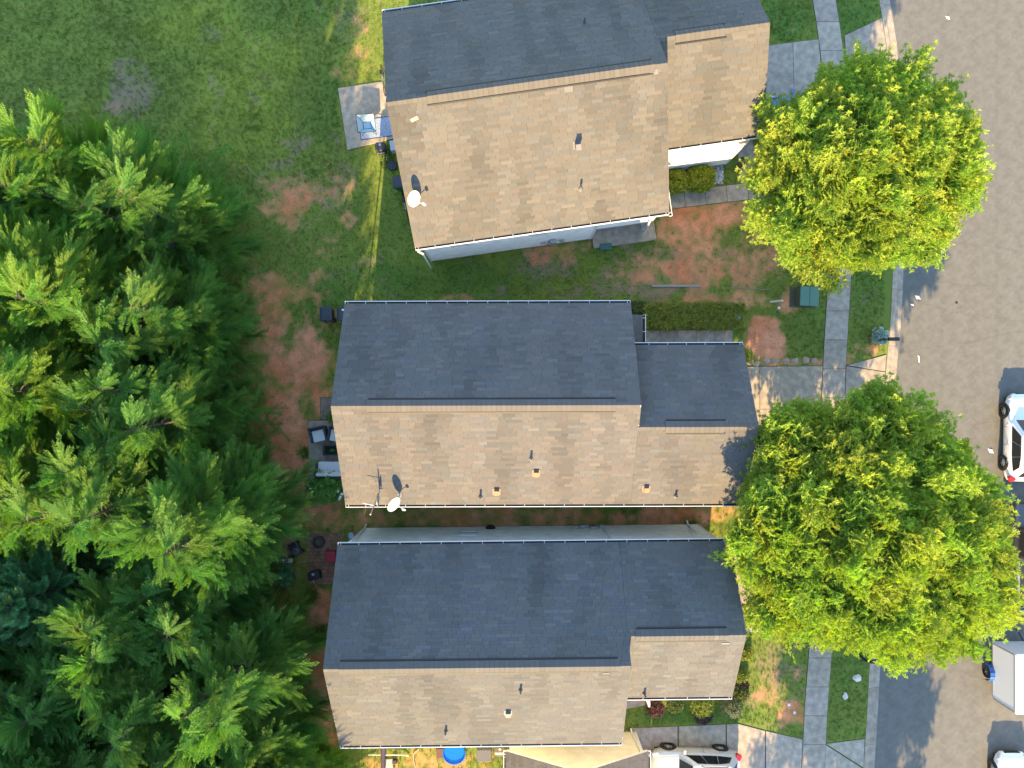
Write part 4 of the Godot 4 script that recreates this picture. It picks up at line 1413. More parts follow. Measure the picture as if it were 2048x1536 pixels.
func build_grass() -> void:
	rng.seed = 77
	var xs := []
	var cols := []
	var nz := noise(55, 0.35, 3)
	var boxes := []
	for q in no_grass:
		var r := Rect2(q[0], Vector2.ZERO)
		for v in q:
			r = r.expand(v)
		boxes.append(r)
	var tried := 0
	while tried < 190000:
		tried += 1
		var x := rng.randf_range(-29.0, 19.6)
		var z := rng.randf_range(-22.0, 22.0)
		if x > kerb_x(z) - 0.62:
			continue
		var wx := walk_x(z)
		if x > wx - 0.02 and x < wx + 1.24:
			continue
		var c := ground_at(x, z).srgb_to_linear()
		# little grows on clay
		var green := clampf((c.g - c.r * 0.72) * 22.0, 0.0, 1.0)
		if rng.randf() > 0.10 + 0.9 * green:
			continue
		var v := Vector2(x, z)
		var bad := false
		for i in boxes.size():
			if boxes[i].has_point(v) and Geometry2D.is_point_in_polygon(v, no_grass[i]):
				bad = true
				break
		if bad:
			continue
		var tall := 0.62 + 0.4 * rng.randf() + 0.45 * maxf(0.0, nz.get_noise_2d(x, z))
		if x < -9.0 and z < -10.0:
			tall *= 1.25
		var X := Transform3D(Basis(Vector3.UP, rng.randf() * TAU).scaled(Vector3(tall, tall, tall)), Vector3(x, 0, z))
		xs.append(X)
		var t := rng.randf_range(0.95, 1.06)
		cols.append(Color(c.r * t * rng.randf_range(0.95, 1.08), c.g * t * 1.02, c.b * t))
	scatter("grass", sprays.tuft, M.grass, xs, cols, self).set_meta("kind", "stuff")

func build_plants() -> void:
	sprays.street_a = spray_street(1)
	sprays.street_b = spray_street(2)
	sprays.wood_a = spray_wood(3)
	sprays.wood_b = spray_wood(4)
	sprays.pine_a = spray_pine(5)
	sprays.pine_b = spray_pine(6)
	sprays.shrub = spray_shrub(7)
	sprays.tuft = tuft(8)
	# the two street trees; their bases stand in the front lawns by the sidewalk
	var p := at(1591, 416)
	street_tree("leafy yellow green street tree beside the tan roofed angled house, over its driveway", p, 6.8,
		[[0.0, 0.3, 0.0, 3.9, 2.5, 3.6], [2.5, 0.3, -0.5, 2.4, 1.5, 2.7], [-2.3, -0.9, 0.3, 2.0, 1.4, 2.4], [0.6, 0.2, -2.6, 2.8, 1.5, 1.8], [-0.6, -0.3, 2.5, 3.0, 1.6, 1.9], [2.2, 0.0, 2.1, 1.9, 1.4, 1.8], [-1.7, -0.6, -2.0, 1.8, 1.3, 1.6], [0.0, -2.4, 0.0, 2.6, 1.5, 2.4]], 21, 3.5)
	p = at(1593, 998)
	street_tree("broad bright green street tree overhanging the road between the middle and lower houses", p, 7.0,
		[[0.0, 0.3, 0.0, 4.6, 2.7, 4.4], [3.2, 0.5, 1.4, 2.7, 1.5, 3.0], [2.7, 0.0, -1.6, 2.3, 1.5, 2.3], [-3.3, -0.2, 0.4, 2.6, 1.7, 3.2], [0.2, 0.0, -3.5, 3.4, 1.6, 2.3], [-2.5, -0.4, -3.0, 2.2, 1.5, 2.0], [0.8, 0.2, 3.5, 3.8, 1.7, 2.0], [-2.4, -0.5, 3.0, 2.2, 1.5, 1.9], [4.0, 0.2, 3.0, 1.8, 1.3, 1.9], [0.0, -2.6, 0.0, 3.0, 1.6, 2.8]], 22, 3.4)
	# beyond the frame to the south: its shadow falls on the road
	p = at(1640, 2010)
	street_tree("street tree beyond the bottom edge, shading the road beside the white trailer", p, 6.8, [[0, 0.2, 0, 4.4, 2.8, 4.2], [2.4, -0.2, -1.0, 2.4, 1.8, 2.2]], 23, 2.4)
	# the wood. [px, py of the trunk foot, height, crown radius, kind, tint, label]
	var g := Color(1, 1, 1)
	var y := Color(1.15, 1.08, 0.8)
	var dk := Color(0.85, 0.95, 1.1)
	var wood := [
		[440, 500, 12.0, 3.0, "wood", g, "woodland tree at the north east corner of the wood, its shoots over bare clay"],
		[310, 440, 12.0, 3.3, "wood", y, "tall woodland tree with pale lit shoots just inside the north edge of the wood"],
		[150, 425, 6.0, 3.0, "wood", dk, "low dark tree at the wood's north edge against the open field"],
		[40, 430, 6.5, 3.2, "wood", dk, "tree at the wood's north edge by the left side of the picture"],
		[455, 670, 12.0, 2.9, "wood", g, "woodland tree west of the two wheeled bins, leaning over the clay"],
		[320, 640, 13.5, 3.4, "wood", y, "tallest yellow green tree in the upper middle of the wood"],
		[180, 620, 12.5, 3.4, "wood", y, "sunlit woodland tree between the tallest one and the left edge"],
		[80, 720, 13.0, 3.3, "wood", y, "bright yellow green tree at the left edge, level with the middle house"],
		[450, 815, 12.0, 2.8, "wood", g, "woodland tree facing the patio chairs of the middle house"],
		[270, 790, 13.0, 3.3, "wood", y, "sunlit tree in the middle of the wood, below the tallest one"],
		[540, 1000, 14.0, 3.3, "wood", g, "feathery tree whose shoots bulge furthest towards the middle house patio"],
		[390, 950, 13.0, 3.2, "wood", g, "woodland tree just behind the bulging feathery one"],
		[210, 950, 12.0, 3.2, "wood", y, "yellow tinged tree right above the dark pines"],
		[80, 930, 11.0, 3.0, "wood", g, "green tree at the left edge above the dark pines"],
		[235, 1120, 8.5, 2.6, "pine", g, "dark blue green pine among the woodland trees"],
		[110, 1180, 8.5, 2.8, "pine", g, "dark pine with pale needle tips nearest the left edge"],
		[470, 1130, 10.0, 2.8, "wood", dk, "low shaded tree beside the board lying by the paver patio"],
		[370, 1170, 11.0, 3.3, "wood", g, "woodland tree between the dark pines and the paver patio"],
		[568, 1255, 13.0, 2.8, "wood", g, "edge tree of the wood level with the dark slope of the lower house"],
		[400, 1280, 11.0, 3.4, "wood", g, "woodland tree south of the dark pines"],
		[240, 1290, 10.0, 3.2, "wood", dk, "shaded tree below the pines towards the left edge"],
		[80, 1310, 11.0, 3.2, "wood", y, "pale green tree at the lower left edge"],
		[585, 1395, 13.0, 2.8, "wood", g, "edge tree of the wood level with the ridge of the lower house"],
		[440, 1400, 11.0, 3.4, "wood", g, "woodland tree near the bottom edge, left of the lit edge trees"],
		[300, 1400, 11.0, 3.3, "wood", g, "woodland tree at the bottom edge between the lower left corner and the clay strip"],
		[150, 1400, 11.5, 3.3, "wood", y, "pale sunlit tree filling the lower left corner"],
		[575, 1480, 8.0, 2.7, "wood", y, "sunlit yellow green tree at the bottom edge beside the lower house"],
		[655, 1530, 4.5, 2.0, "wood", y, "small bright sapling below the lower house's gutter corner"],
		[-60, 560, 10.0, 3.4, "wood", g, ""], [-60, 860, 10.0, 3.4, "wood", g, ""], [-70, 1160, 10.0, 3.4, "wood", g, ""], [-20, 1620, 17.0, 3.4, "wood", g, ""],
		[170, 1660, 18.0, 4.2, "wood", g, ""], [330, 1690, 18.0, 4.2, "wood", g, ""], [480, 1740, 16.0, 3.8, "wood", g, ""], [620, 1700, 10.5, 3.0, "wood", g, ""]]
	var i := 0
	for t in wood:
		var q := at(t[0], t[1])
		var lb: String = t[6]
		if lb == "":
			lb = ["tree of the wood beyond the left edge, level with the open clay", "tree beyond the left edge, level with the middle house patio", "tree beyond the left edge, level with the dark pines", "tree beyond the lower left corner of the picture", "tree below the bottom edge, furthest left of four", "tree below the bottom edge, second from the left", "tree below the bottom edge, third from the left", "tree below the bottom edge, nearest the lower house"][i - 28]
		wood_tree(lb, q.x, q.z, t[2], t[3], 300 + i, t[4], t[5])
		i += 1
	# saplings and brambles that fill the floor of the wood
	rng.seed = 501
	var xs := []
	var cols := []
	for k in 16000:
		var q2 := at(rng.randf_range(-120, 560), rng.randf_range(330, 1640))
		var edge := 520.0 + 40.0 * sin(q2.z * 0.9) - (0.0 if q2.z > -4.0 else 60.0)
		if q2.x > (edge - 1024.0) * H / F:
			continue
		var y2 := 0.3 + 5.5 * rng.randf() * rng.randf()
		var dd := (rand_dir() + Vector3(0.4, 0.7, -0.2)).normalized()
		xs.append(Transform3D(frame(dd, rng.randf_range(-0.8, 0.8), rng.randf_range(0.7, 1.2)), Vector3(q2.x, y2, q2.z)))
		var t2 := rng.randf_range(0.8, 1.2)
		cols.append(Color(t2, t2, t2))
	scatter("undergrowth", sprays.wood_a, M.leaf_wood, xs, cols, self)
	# hedge and shrubs
	p = at(1380, 634)
	shrub("hedge", "long clipped olive green hedge along the middle house's front path", "hedge", p, Vector3(2.55, 0.42, 0.62), 3000, Color(0.27, 0.29, 0.045), 61, 0.45, "", 1.35)
	shrub("shrub", "variegated shrub tucked between porch roof and corner gutter of the middle house", "shrub", at(1275, 618), Vector3(0.42, 0.4, 0.3), 260, Color(0.14, 0.17, 0.05), 62, 0.8)
	var bx := "rounded shrubs by the angled house's entry"
	shrub("shrub", "big clipped green ball shrub between the white wall and the entry path", "shrub", at(1399, 359, 0.5), Vector3(0.66, 0.5, 0.56), 1150, Color(0.26, 0.33, 0.03), 63, 0.72, bx, 1.1)
	shrub("shrub", "smaller yellowish clipped shrub half under the angled house's roof edge", "shrub", at(1352, 365, 0.5), Vector3(0.44, 0.48, 0.52), 720, Color(0.30, 0.36, 0.035), 64, 0.72, bx, 1.1)
	var bush := shrub("shrub", "white flowering green bush at the end of the middle house's patio", "shrub", at(652, 974, 0.4), Vector3(0.85, 0.45, 0.72), 330, Color(0.17, 0.37, 0.07), 65, 1.0, "", 2.0)
	# its white blooms
	for k in [[676, 982], [684, 988], [681, 994], [690, 985], [678, 998], [622, 978]]:
		var fb := MB.new()
		for j in 6:
			var a := TAU * j / 6.0
			leaf(fb, Vector3.ZERO, Vector3(cos(a), 0.25, sin(a)).normalized(), Vector3.UP, 0.09, 0.07)
		obj("bloom", fb, M.paper, bush).position = at(k[0], k[1], 0.78) - bush.position
	var fl := "foundation shrubs along the lower house's front wing"
	var fs := [[1311, 1416, 0.36, Color(0.15, 0.065, 0.06), "reddish shrub beside the downspout of the lower house"], [1349, 1409, 0.34, Color(0.12, 0.16, 0.04), "low green shrub between the red one and the yellow one"], [1403, 1411, 0.50, Color(0.25, 0.30, 0.05), "yellow green shrub against the lower house's front wing"], [1405, 1428, 0.40, Color(0.10, 0.05, 0.05), "dark red shrub in front of the yellow green one"],
		[1462, 1412, 0.46, Color(0.22, 0.24, 0.12), "pale variegated shrub at the corner of the lower house's wing"], [1478, 1385, 0.40, Color(0.15, 0.17, 0.04), "green shrub just round the corner of the lower house's wing"], [1479, 1352, 0.34, Color(0.26, 0.30, 0.04), "yellow plant against the wing's front wall, below the driveway"], [1490, 1306, 0.30, Color(0.30, 0.32, 0.04), "yellow plant nearest the lower house's driveway"], [1483, 1370, 0.30, Color(0.13, 0.06, 0.07), "purple leaved plant between two yellow plants"]]
	for k in fs.size():
		var f: Array = fs[k]
		shrub("shrub", f[4], "shrub", at(f[0], f[1], 0.3), Vector3(f[2], f[2] * 0.8, f[2]), int(900 * f[2]), f[3], 80 + k, 0.95, fl)
	shrub("plant", "young leafy sapling beside the board lying behind the lower house", "plant", at(573, 1150, 0.5), Vector3(0.45, 0.6, 0.6), 90, Color(0.09, 0.24, 0.10), 95, 1.0, "", 1.9)
	shrub("plant", "pale blue green plant at the foot of the mailbox", "plant", at(1757, 674, 0.2), Vector3(0.34, 0.28, 0.34), 90, Color(0.42, 0.56, 0.52), 96, 1.0, "", 1.5)
	# rough weeds at the wood's foot and against the houses
	var weeds := [[668, 835, 0.5, "weedy clump beside the dark pad behind the middle house"], [610, 905, 0.3, "weeds along the outer edge of the middle house's patio"], [640, 1265, 0.5, "weeds on the clay strip beside the lower house's dark slope"], [1494, 718, 0.42, "straggly weeds at the front corner of the middle house"], [780, 303, 0.35, "yellow green weeds between the grill and the angled house"], [776, 322, 0.3, "dark weeds beside the black fan by the angled house"], [625, 1190, 0.4, "weeds at the lower end of the paver patio"], [1385, 1058, 0.6, "leafy plant at the end of the lower house's side wall"]]
	for k in weeds.size():
		var f: Array = weeds[k]
		weed(f[3], at(f[0], f[1]), f[2], 120 + k)

# ---------------------------------------------------------------- vehicles
# local frame: the car's nose at +x, left side -z; y up from the ground
func loft(b: MB, rings: Array, cap := true) -> void:
	var m: int = rings[0].size()
	for i in rings.size() - 1:
		var mid := Vector3.ZERO
		for q in rings[i]:
			mid += q / m
		for k in m - 1:
			var A: Vector3 = rings[i][k]
			var B: Vector3 = rings[i][k + 1]
			var C: Vector3 = rings[i + 1][k + 1]
			var D: Vector3 = rings[i + 1][k]
			b.quad(A, B, C, D, (A + B + C + D) * 0.25 - (mid + Vector3(0, -0.05, 0)))
	if cap:
		for e in [0, rings.size() - 1]:
			var r: Array = rings[e]
			var out: Vector3 = (rings[0][0] - rings[1][0]) if e == 0 else (rings[e][0] - rings[e - 1][0])
			for k in range(1, m - 1):
				b.tri(r[0], r[k], r[k + 1], Vector3(out.x, 0, 0))

func wheel(root: Node3D, x: float, z: float, r: float, spokes: int) -> void:
	var s := signf(z)
	var bs := Basis(Vector3.RIGHT, PI / 2 * s)
	var b := MB.new()
	b.lathe([Vector2(r * 0.66, 0.105), Vector2(r * 0.93, 0.11), Vector2(r, 0.07), Vector2(r, -0.10), Vector2(r * 0.6, -0.11)], 22, Transform3D(bs, Vector3(x, r, z)))
	b.smooth(40)
	var o := obj("wheel", b, M.rubber, root)
	var f := MB.new()
	f.lathe([Vector2(r * 0.68, 0.07), Vector2(r * 0.60, 0.075), Vector2(r * 0.58, 0.03), Vector2(0, 0.03)], 20, Transform3D(bs, Vector3(x, r, z)))
	obj("rim", f, M.dark_metal, o)
	var p := MB.new()
	for k in spokes:
		var a := TAU * k / spokes
		var d := Vector3(cos(a), sin(a), 0)
		p.box(Vector3(x, r, z + s * 0.07) + d * r * 0.33, Vector3(r * 0.58, r * 0.05, 0.03), Basis(d, Vector3(-sin(a), cos(a), 0), Vector3(0, 0, 1)))
	p.lathe([Vector2(r * 0.13, 0.05), Vector2(r * 0.12, 0.095), Vector2(0, 0.1)], 10, Transform3D(bs, Vector3(x, r, z)))
	obj("spokes", p, M.chrome, o)

# suv: body stations from tail to nose, cabin from front base to rear base
func car(called: String, label: String, cat: String, pos: Vector3, turn: float, L: float, W: float, HT: float, paint: Material, spokes: int, seats := false) -> Node3D:
	var root := thing(called, label, cat, pos, turn)
	var hl := L * 0.5
	var hw := W * 0.5
	var belt := HT * 0.60
	# [x, half width, bottom, shoulder height]
	var st := [[-hl, 0.72, 0.42, belt * 0.80], [-hl + 0.05, 0.84, 0.34, belt * 0.93], [-hl + 0.28, 0.95, 0.27, belt * 1.0], [-hl + 0.9, 1.0, 0.24, belt * 1.0], [0.0, 0.985, 0.23, belt * 0.985], [hl - 1.7, 0.985, 0.24, belt * 0.965], [hl - 1.15, 1.0, 0.24, belt * 0.93], [hl - 0.55, 0.96, 0.25, belt * 0.86], [hl - 0.22, 0.86, 0.28, belt * 0.78], [hl - 0.05, 0.68, 0.33, belt * 0.66], [hl, 0.55, 0.40, belt * 0.55]]
	var rings := []
	for s in st:
		var w: float = hw * s[1]
		var y0: float = s[2]
		var y1: float = s[3]
		var ring := []
		var prof := [[0.86, y0], [0.965, y0 + 0.10], [1.0, lerpf(y0, y1, 0.48)], [0.985, lerpf(y0, y1, 0.72)], [0.95, y1 - 0.05], [0.88, y1 - 0.005], [0.72, y1 + 0.02], [0.35, y1 + 0.045], [0.0, y1 + 0.05]]
		for q in prof:
			ring.append(Vector3(s[0], q[1], -w * q[0]))
		for k in range(prof.size() - 2, -1, -1):
			ring.append(Vector3(s[0], prof[k][1], w * prof[k][0]))
		rings.append(ring)
	var b := MB.new()
	loft(b, rings)
	b.smooth(38)
	var body := obj("body", b, paint, root)
	var ub := MB.new()
	ub.box(Vector3(0, 0.27, 0), Vector3(L * 0.9, 0.12, W * 0.84))
	obj("underbody", ub, M.black, root)
	# cabin
	var xf := hl - 1.32
	var xb := -hl + 0.16
	var rf := hl - 2.05
	var rb := -hl + 0.62
	var wb := hw * 0.90
	var wt := hw * 0.66
	var yb := belt * 0.97
	var cab := MB.new()
	var cr := []
	for f in [0.0, 0.5, 0.86, 0.96, 1.0]:
		var y := lerpf(yb, HT, f)
		var g: float = f if f < 0.9 else f
		var ww := lerpf(wb, wt, g)
		var x0 := lerpf(xb, rb, g)
		var x1 := lerpf(xf, rf, g)
		if f == 1.0:
			ww -= 0.10; x0 += 0.14; x1 -= 0.14
		var ring := []
		var rr := 0.22
		for q in [[x1, -ww + rr], [x1 - rr * 0.35, -ww + rr * 0.25], [x1 - rr, -ww], [x0 + rr, -ww], [x0 + rr * 0.35, -ww + rr * 0.25], [x0, -ww + rr], [x0, ww - rr], [x0 + rr * 0.35, ww - rr * 0.25], [x0 + rr, ww], [x1 - rr, ww], [x1 - rr * 0.35, ww - rr * 0.25], [x1, ww - rr], [x1, -ww + rr]]:
			ring.append(Vector3(q[0], y, q[1]))
		cr.append(ring)
	for i in cr.size() - 1:
		for k in 12:
			var A: Vector3 = cr[i][k]
			var B: Vector3 = cr[i][k + 1]
			cab.quad(A, B, cr[i + 1][k + 1], cr[i + 1][k], (A + B) * 0.5 - Vector3((x_mid(cr[i])), yb - 0.4, 0))
	for k in range(1, 11):
		cab.tri(cr[4][0] + Vector3(0, 0.0, 0), cr[4][k], cr[4][k + 1], Vector3.UP)
	cab.smooth(35)
	obj("roof", cab, paint, root)
	# glass, each pane a few millimetres proud of the frame
	var P := func(x: float, f: float, z: float) -> Vector3:
		# a point on the cabin side at height share f
		return Vector3(x, lerpf(yb, HT, f), z * lerpf(wb, wt, f))
	var fx := func(f: float) -> float: return lerpf(xf, rf, f)
	var bx := func(f: float) -> float: return lerpf(xb, rb, f)
	var g1 := MB.new()
	var wsn := Vector3(HT - yb, xf - rf, 0).normalized() * 0.012
	g1.quad(P.call(fx.call(0.07), 0.07, 0.74) + wsn, P.call(fx.call(0.07), 0.07, -0.74) + wsn, P.call(fx.call(0.84), 0.84, -0.80) + wsn, P.call(fx.call(0.84), 0.84, 0.80) + wsn, wsn)
	obj("windshield", g1, M.glass, root)
	var g2 := MB.new()
	var rwn := Vector3(-(HT - yb), rb - xb, 0).normalized() * 0.012
	g2.quad(P.call(bx.call(0.2), 0.2, 0.70) + rwn, P.call(bx.call(0.2), 0.2, -0.70) + rwn, P.call(bx.call(0.82), 0.82, -0.72) + rwn, P.call(bx.call(0.82), 0.82, 0.72) + rwn, rwn)
	obj("rear_window", g2, M.glass, root)
	for s in [-1.0, 1.0]:
		var nn := Vector3(0, wb - wt, s * (HT - yb)).normalized() * 0.012
		for part in [[0.335, 0.02], [0.665, 0.345], [0.985, 0.675]]:
			var g3 := MB.new()
			# shares along the cabin, 0 at the front
			var xa := func(sh: float, f: float) -> float: return lerpf(fx.call(f) - 0.22, bx.call(f) + 0.24, sh)
			var hi := 0.84 if part[0] < 0.9 else 0.72
			g3.quad(P.call(xa.call(part[1], 0.10), 0.10, s) + nn, P.call(xa.call(part[0], 0.10 if part[0] < 0.9 else 0.2), 0.10 if part[0] < 0.9 else 0.2, s) + nn, P.call(xa.call(part[0], hi), hi, s) + nn, P.call(xa.call(part[1], 0.84), 0.84, s) + nn, nn)
			obj("side_window", g3, M.glass, root)
		var mi := MB.new()
		mi.rbox(Vector3(xf - 0.30, yb + 0.10, s * (hw + 0.07)), Vector3(0.14, 0.15, 0.22), 0.04)
		mi.box(Vector3(xf - 0.30, yb + 0.04, s * (hw - 0.06)), Vector3(0.06, 0.05, 0.12))
		obj("side_mirror", mi, paint, root)
		for x in [xf - 1.25, xf - 2.2]:
			var dh := MB.new()
			dh.rbox(Vector3(x, belt * 0.83, s * (hw * 0.985 + 0.012)), Vector3(0.2, 0.035, 0.04), 0.012)
			obj("door_handle", dh, M.chrome, root)
			var sm := MB.new()
			sm.box(Vector3(x + 0.85, belt * 0.60, s * (hw * 0.985)), Vector3(0.012, belt * 0.62, 0.014))
			obj("door_seam", sm, M.black, root)
		var rr2 := MB.new()
		rr2.tube([Vector3(rf - 0.25, HT - 0.05, s * (wt - 0.03)), Vector3(rf - 0.4, HT + 0.03, s * (wt - 0.05)), Vector3(rb + 0.35, HT + 0.03, s * (wt - 0.05)), Vector3(rb + 0.2, HT - 0.05, s * (wt - 0.03))], [0.018, 0.02, 0.02, 0.018], 6)
		obj("roof_rail", rr2, M.dark_metal, root)
		var hd := MB.new()
		hd.rbox(Vector3(hl - 0.24, belt * 0.71, s * hw * 0.66), Vector3(0.34, 0.16, 0.34), 0.06, Basis(Vector3.UP, s * 0.5) * Basis(Vector3.BACK, -0.35))
		obj("headlight", hd, M.clear_lens, root)
		var tl := MB.new()
		tl.rbox(Vector3(-hl + 0.16, belt * 0.93, s * hw * 0.80), Vector3(0.30, 0.2, 0.30), 0.05, Basis(Vector3.UP, -s * 0.45))
		obj("taillight", tl, M.red_lens, root)
		for x in [hl - 0.92, -hl + 0.92]:
			var ar := MB.new()
			ar.lathe([Vector2(0.425, -0.2), Vector2(0.425, 0.02), Vector2(0.30, 0.022)], 20, Transform3D(Basis(Vector3.RIGHT, PI / 2 * s), Vector3(x, 0.36, s * (hw - 0.015))))
			obj("wheel_arch", ar, M.black, root)
			wheel(root, x, s * (hw - 0.09), 0.35, spokes)
	var gr := MB.new()
	gr.rbox(Vector3(hl - 0.03, 0.50, 0), Vector3(0.08, 0.2, hw * 0.9), 0.03)
	obj("grille", gr, M.black, root)
	var bp := MB.new()
	bp.rbox(Vector3(-hl + 0.0, 0.45, 0), Vector3(0.12, 0.2, hw * 1.4), 0.04)
	obj("rear_bumper", bp, M.black, root)
	var hs := MB.new()
	for s in [-1.0, 1.0]:
		hs.box(Vector3(hl - 0.85, belt * 0.905 + 0.045, s * hw * 0.70), Vector3(0.9, 0.006, 0.012), Basis(Vector3.UP, s * 0.12) * Basis(Vector3.BACK, -0.12))
	obj("hood_seam", hs, M.black, body)
	return root

func x_mid(ring: Array) -> float:
	return (ring[0].x + ring[5].x) * 0.5

func build_vehicles() -> void:
	# suv in the bottom driveway, nose to the west
	var p := at(1392, 1528, 0.9)
	car("parked_car", "silver white suv with black spoked wheels parked in the bottom driveway", "car", Vector3(p.x, 0.035, p.z + 0.28), PI - 0.03, 4.55, 1.86, 1.68, M.paint_silver, 14)
	p = at(2006, 874, 0.3)
	car("parked_car", "white car parked against the far kerb beside a broad tree, nose up the picture", "car", Vector3(p.x + 0.93, ROAD_Y, p.z), PI / 2 - 0.015, 4.55, 1.82, 1.48, M.paint_white, 7)
	p = at(1990, 1507, 0.6)
	car("parked_car", "white car cut off by the lower right corner, behind the trailer", "car", Vector3(p.x + 0.98, ROAD_Y, p.z + 2.3), PI / 2, 4.6, 1.84, 1.5, M.paint_white, 7)
	p = at(1556, 220, 1.2)
	car("parked_car", "blue car in the top driveway, mostly hidden under the street tree", "car", Vector3(p.x + 0.4, 0.035, p.z), 0.13, 4.3, 1.8, 1.5, M.paint_blue, 7)
	# dark pickup, tail to the south
	var root := thing("pickup_truck", "dark pickup truck at the right edge, ahead of the white trailer", "pickup truck", Vector3(26.75, ROAD_Y, 8.9), PI / 2)
	var hl := 2.75
	var b := MB.new()
	var rings := []
	for s in [[-hl, 0.93, 1.12], [-hl + 0.06, 0.98, 1.18], [-0.2, 1.0, 1.18], [0.0, 1.0, 1.18], [1.2, 1.0, 1.16], [2.4, 0.95, 1.08], [hl - 0.05, 0.86, 0.98], [hl, 0.78, 0.85]]:
		var ring := []
		var w: float = s[1]
		var y: float = s[2]
		for q in [[0.9, 0.5], [1.0, 0.6], [1.0, y - 0.25], [0.97, y - 0.04], [0.93, y]]:
			ring.append(Vector3(s[0], q[1], -w * q[0]))
		for q in [[0.93, y], [0.97, y - 0.04], [1.0, y - 0.25], [1.0, 0.6], [0.9, 0.5]]:
			ring.append(Vector3(s[0], q[1], w * q[0]))
		rings.append(ring)
	loft(b, rings)
	b.smooth(35)
	obj("body", b, M.paint_dark, root)
	b = MB.new()
	b.box(Vector3(-1.42, 1.195, 0), Vector3(2.35, 0.01, 1.5))
	obj("bed_floor", b, M.black, root)
	for s in [-1.0, 1.0]:
		b = MB.new()
		b.rbox(Vector3(-1.42, 1.215, s * 0.86), Vector3(2.5, 0.06, 0.12), 0.02)
		obj("bed_rail", b, M.grey_metal, root)
		b = MB.new()
		b.box(Vector3(-0.1, 0.66, s * 1.0), Vector3(4.6, 0.04, 0.03))
		obj("side_trim", b, M.chrome, root)
		for x in [1.75, -1.65]:
			wheel(root, x, s * 0.9, 0.39, 6)
	b = MB.new()
	b.rbox(Vector3(-2.7, 1.22, 0), Vector3(0.1, 0.07, 1.7), 0.02)
	obj("tailgate", b, M.grey_metal, root)
	b = MB.new()
	b.rbox(Vector3(-2.85, 0.6, 0), Vector3(0.22, 0.2, 1.8), 0.04)
	obj("rear_bumper", b, M.chrome, root)
	b = MB.new()
	b.rbox(Vector3(0.75, 1.5, 0), Vector3(1.7, 0.66, 1.66), 0.18)
	var cab := obj("cab", b, M.paint_dark, root)
	for s in [-1.0, 1.0]:
		b = MB.new()
		b.box(Vector3(0.75, 1.5, s * 0.835), Vector3(1.2, 0.36, 0.012))
		obj("side_window", b, M.glass, cab)
	b = MB.new()
	b.box(Vector3(1.605, 1.48, 0), Vector3(0.012, 0.4, 1.3))
	obj("windshield", b, M.glass, cab)
	# white box trailer
	root = thing("box_trailer", "white enclosed trailer with a blue wheel fender at the right edge", "trailer", Vector3(25.97, ROAD_Y, 14.9), PI / 2)
	b = MB.new()
	b.rbox(Vector3(0, 1.42, 0), Vector3(3.0, 1.85, 1.95), 0.07)
	obj("body", b, M.paint_white, root)
	b = MB.new()
	for x in [-1.42, 1.42]:
		for s in [-1.0, 1.0]:
			b.box(Vector3(x, 1.40, s * 0.982), Vector3(0.08, 1.7, 0.012))
	for s in [-1.0, 1.0]:
		b.box(Vector3(0, 2.24, s * 0.98), Vector3(2.74, 0.05, 0.016))
		b.box(Vector3(0, 0.56, s * 0.98), Vector3(2.74, 0.09, 0.02))
	obj("corner_trim", b, M.grey_metal, root)
	for s in [-1.0, 1.0]:
		b = MB.new()
		for k in 7:
			var a := PI * k / 6.0
			b.box(Vector3(-0.15 + cos(a) * 0.40, 0.42 + sin(a) * 0.34, s * 1.10), Vector3(0.24, 0.025, 0.24), Basis(Vector3.BACK, a + PI / 2))
		obj("fender", b, mat("fender_blue", 0.03, 0.12, 0.36, 0.4) if not M.has("fender_blue") else M.fender_blue, root)
		wheel(root, -0.15, s * 1.08, 0.32, 6)
	for s in [-1.0, 1.0]:
		b = MB.new()
		b.tube([Vector3(1.5, 0.45, s * 0.7), Vector3(2.75, 0.45, 0.0)], [0.035, 0.035], 6)
		obj("tongue", b, M.black, root)
	b = MB.new()
	b.tube([Vector3(2.2, 0.3, 0.1), Vector3(2.15, 0.9, 0.1)], [0.03, 0.03], 6)
	b.box(Vector3(2.75, 0.48, 0), Vector3(0.25, 0.09, 0.1))
	obj("jack", b, M.grey_metal, root)
	b = MB.new()
	b.tube([Vector3(1.7, 0.5, -0.72), Vector3(1.85, 0.46, -0.66), Vector3(1.82, 0.44, -0.58), Vector3(2.05, 0.45, -0.48)], [0.03, 0.02, 0.02, 0.02], 5)
	obj("safety_chain", b, M.chrome, root)

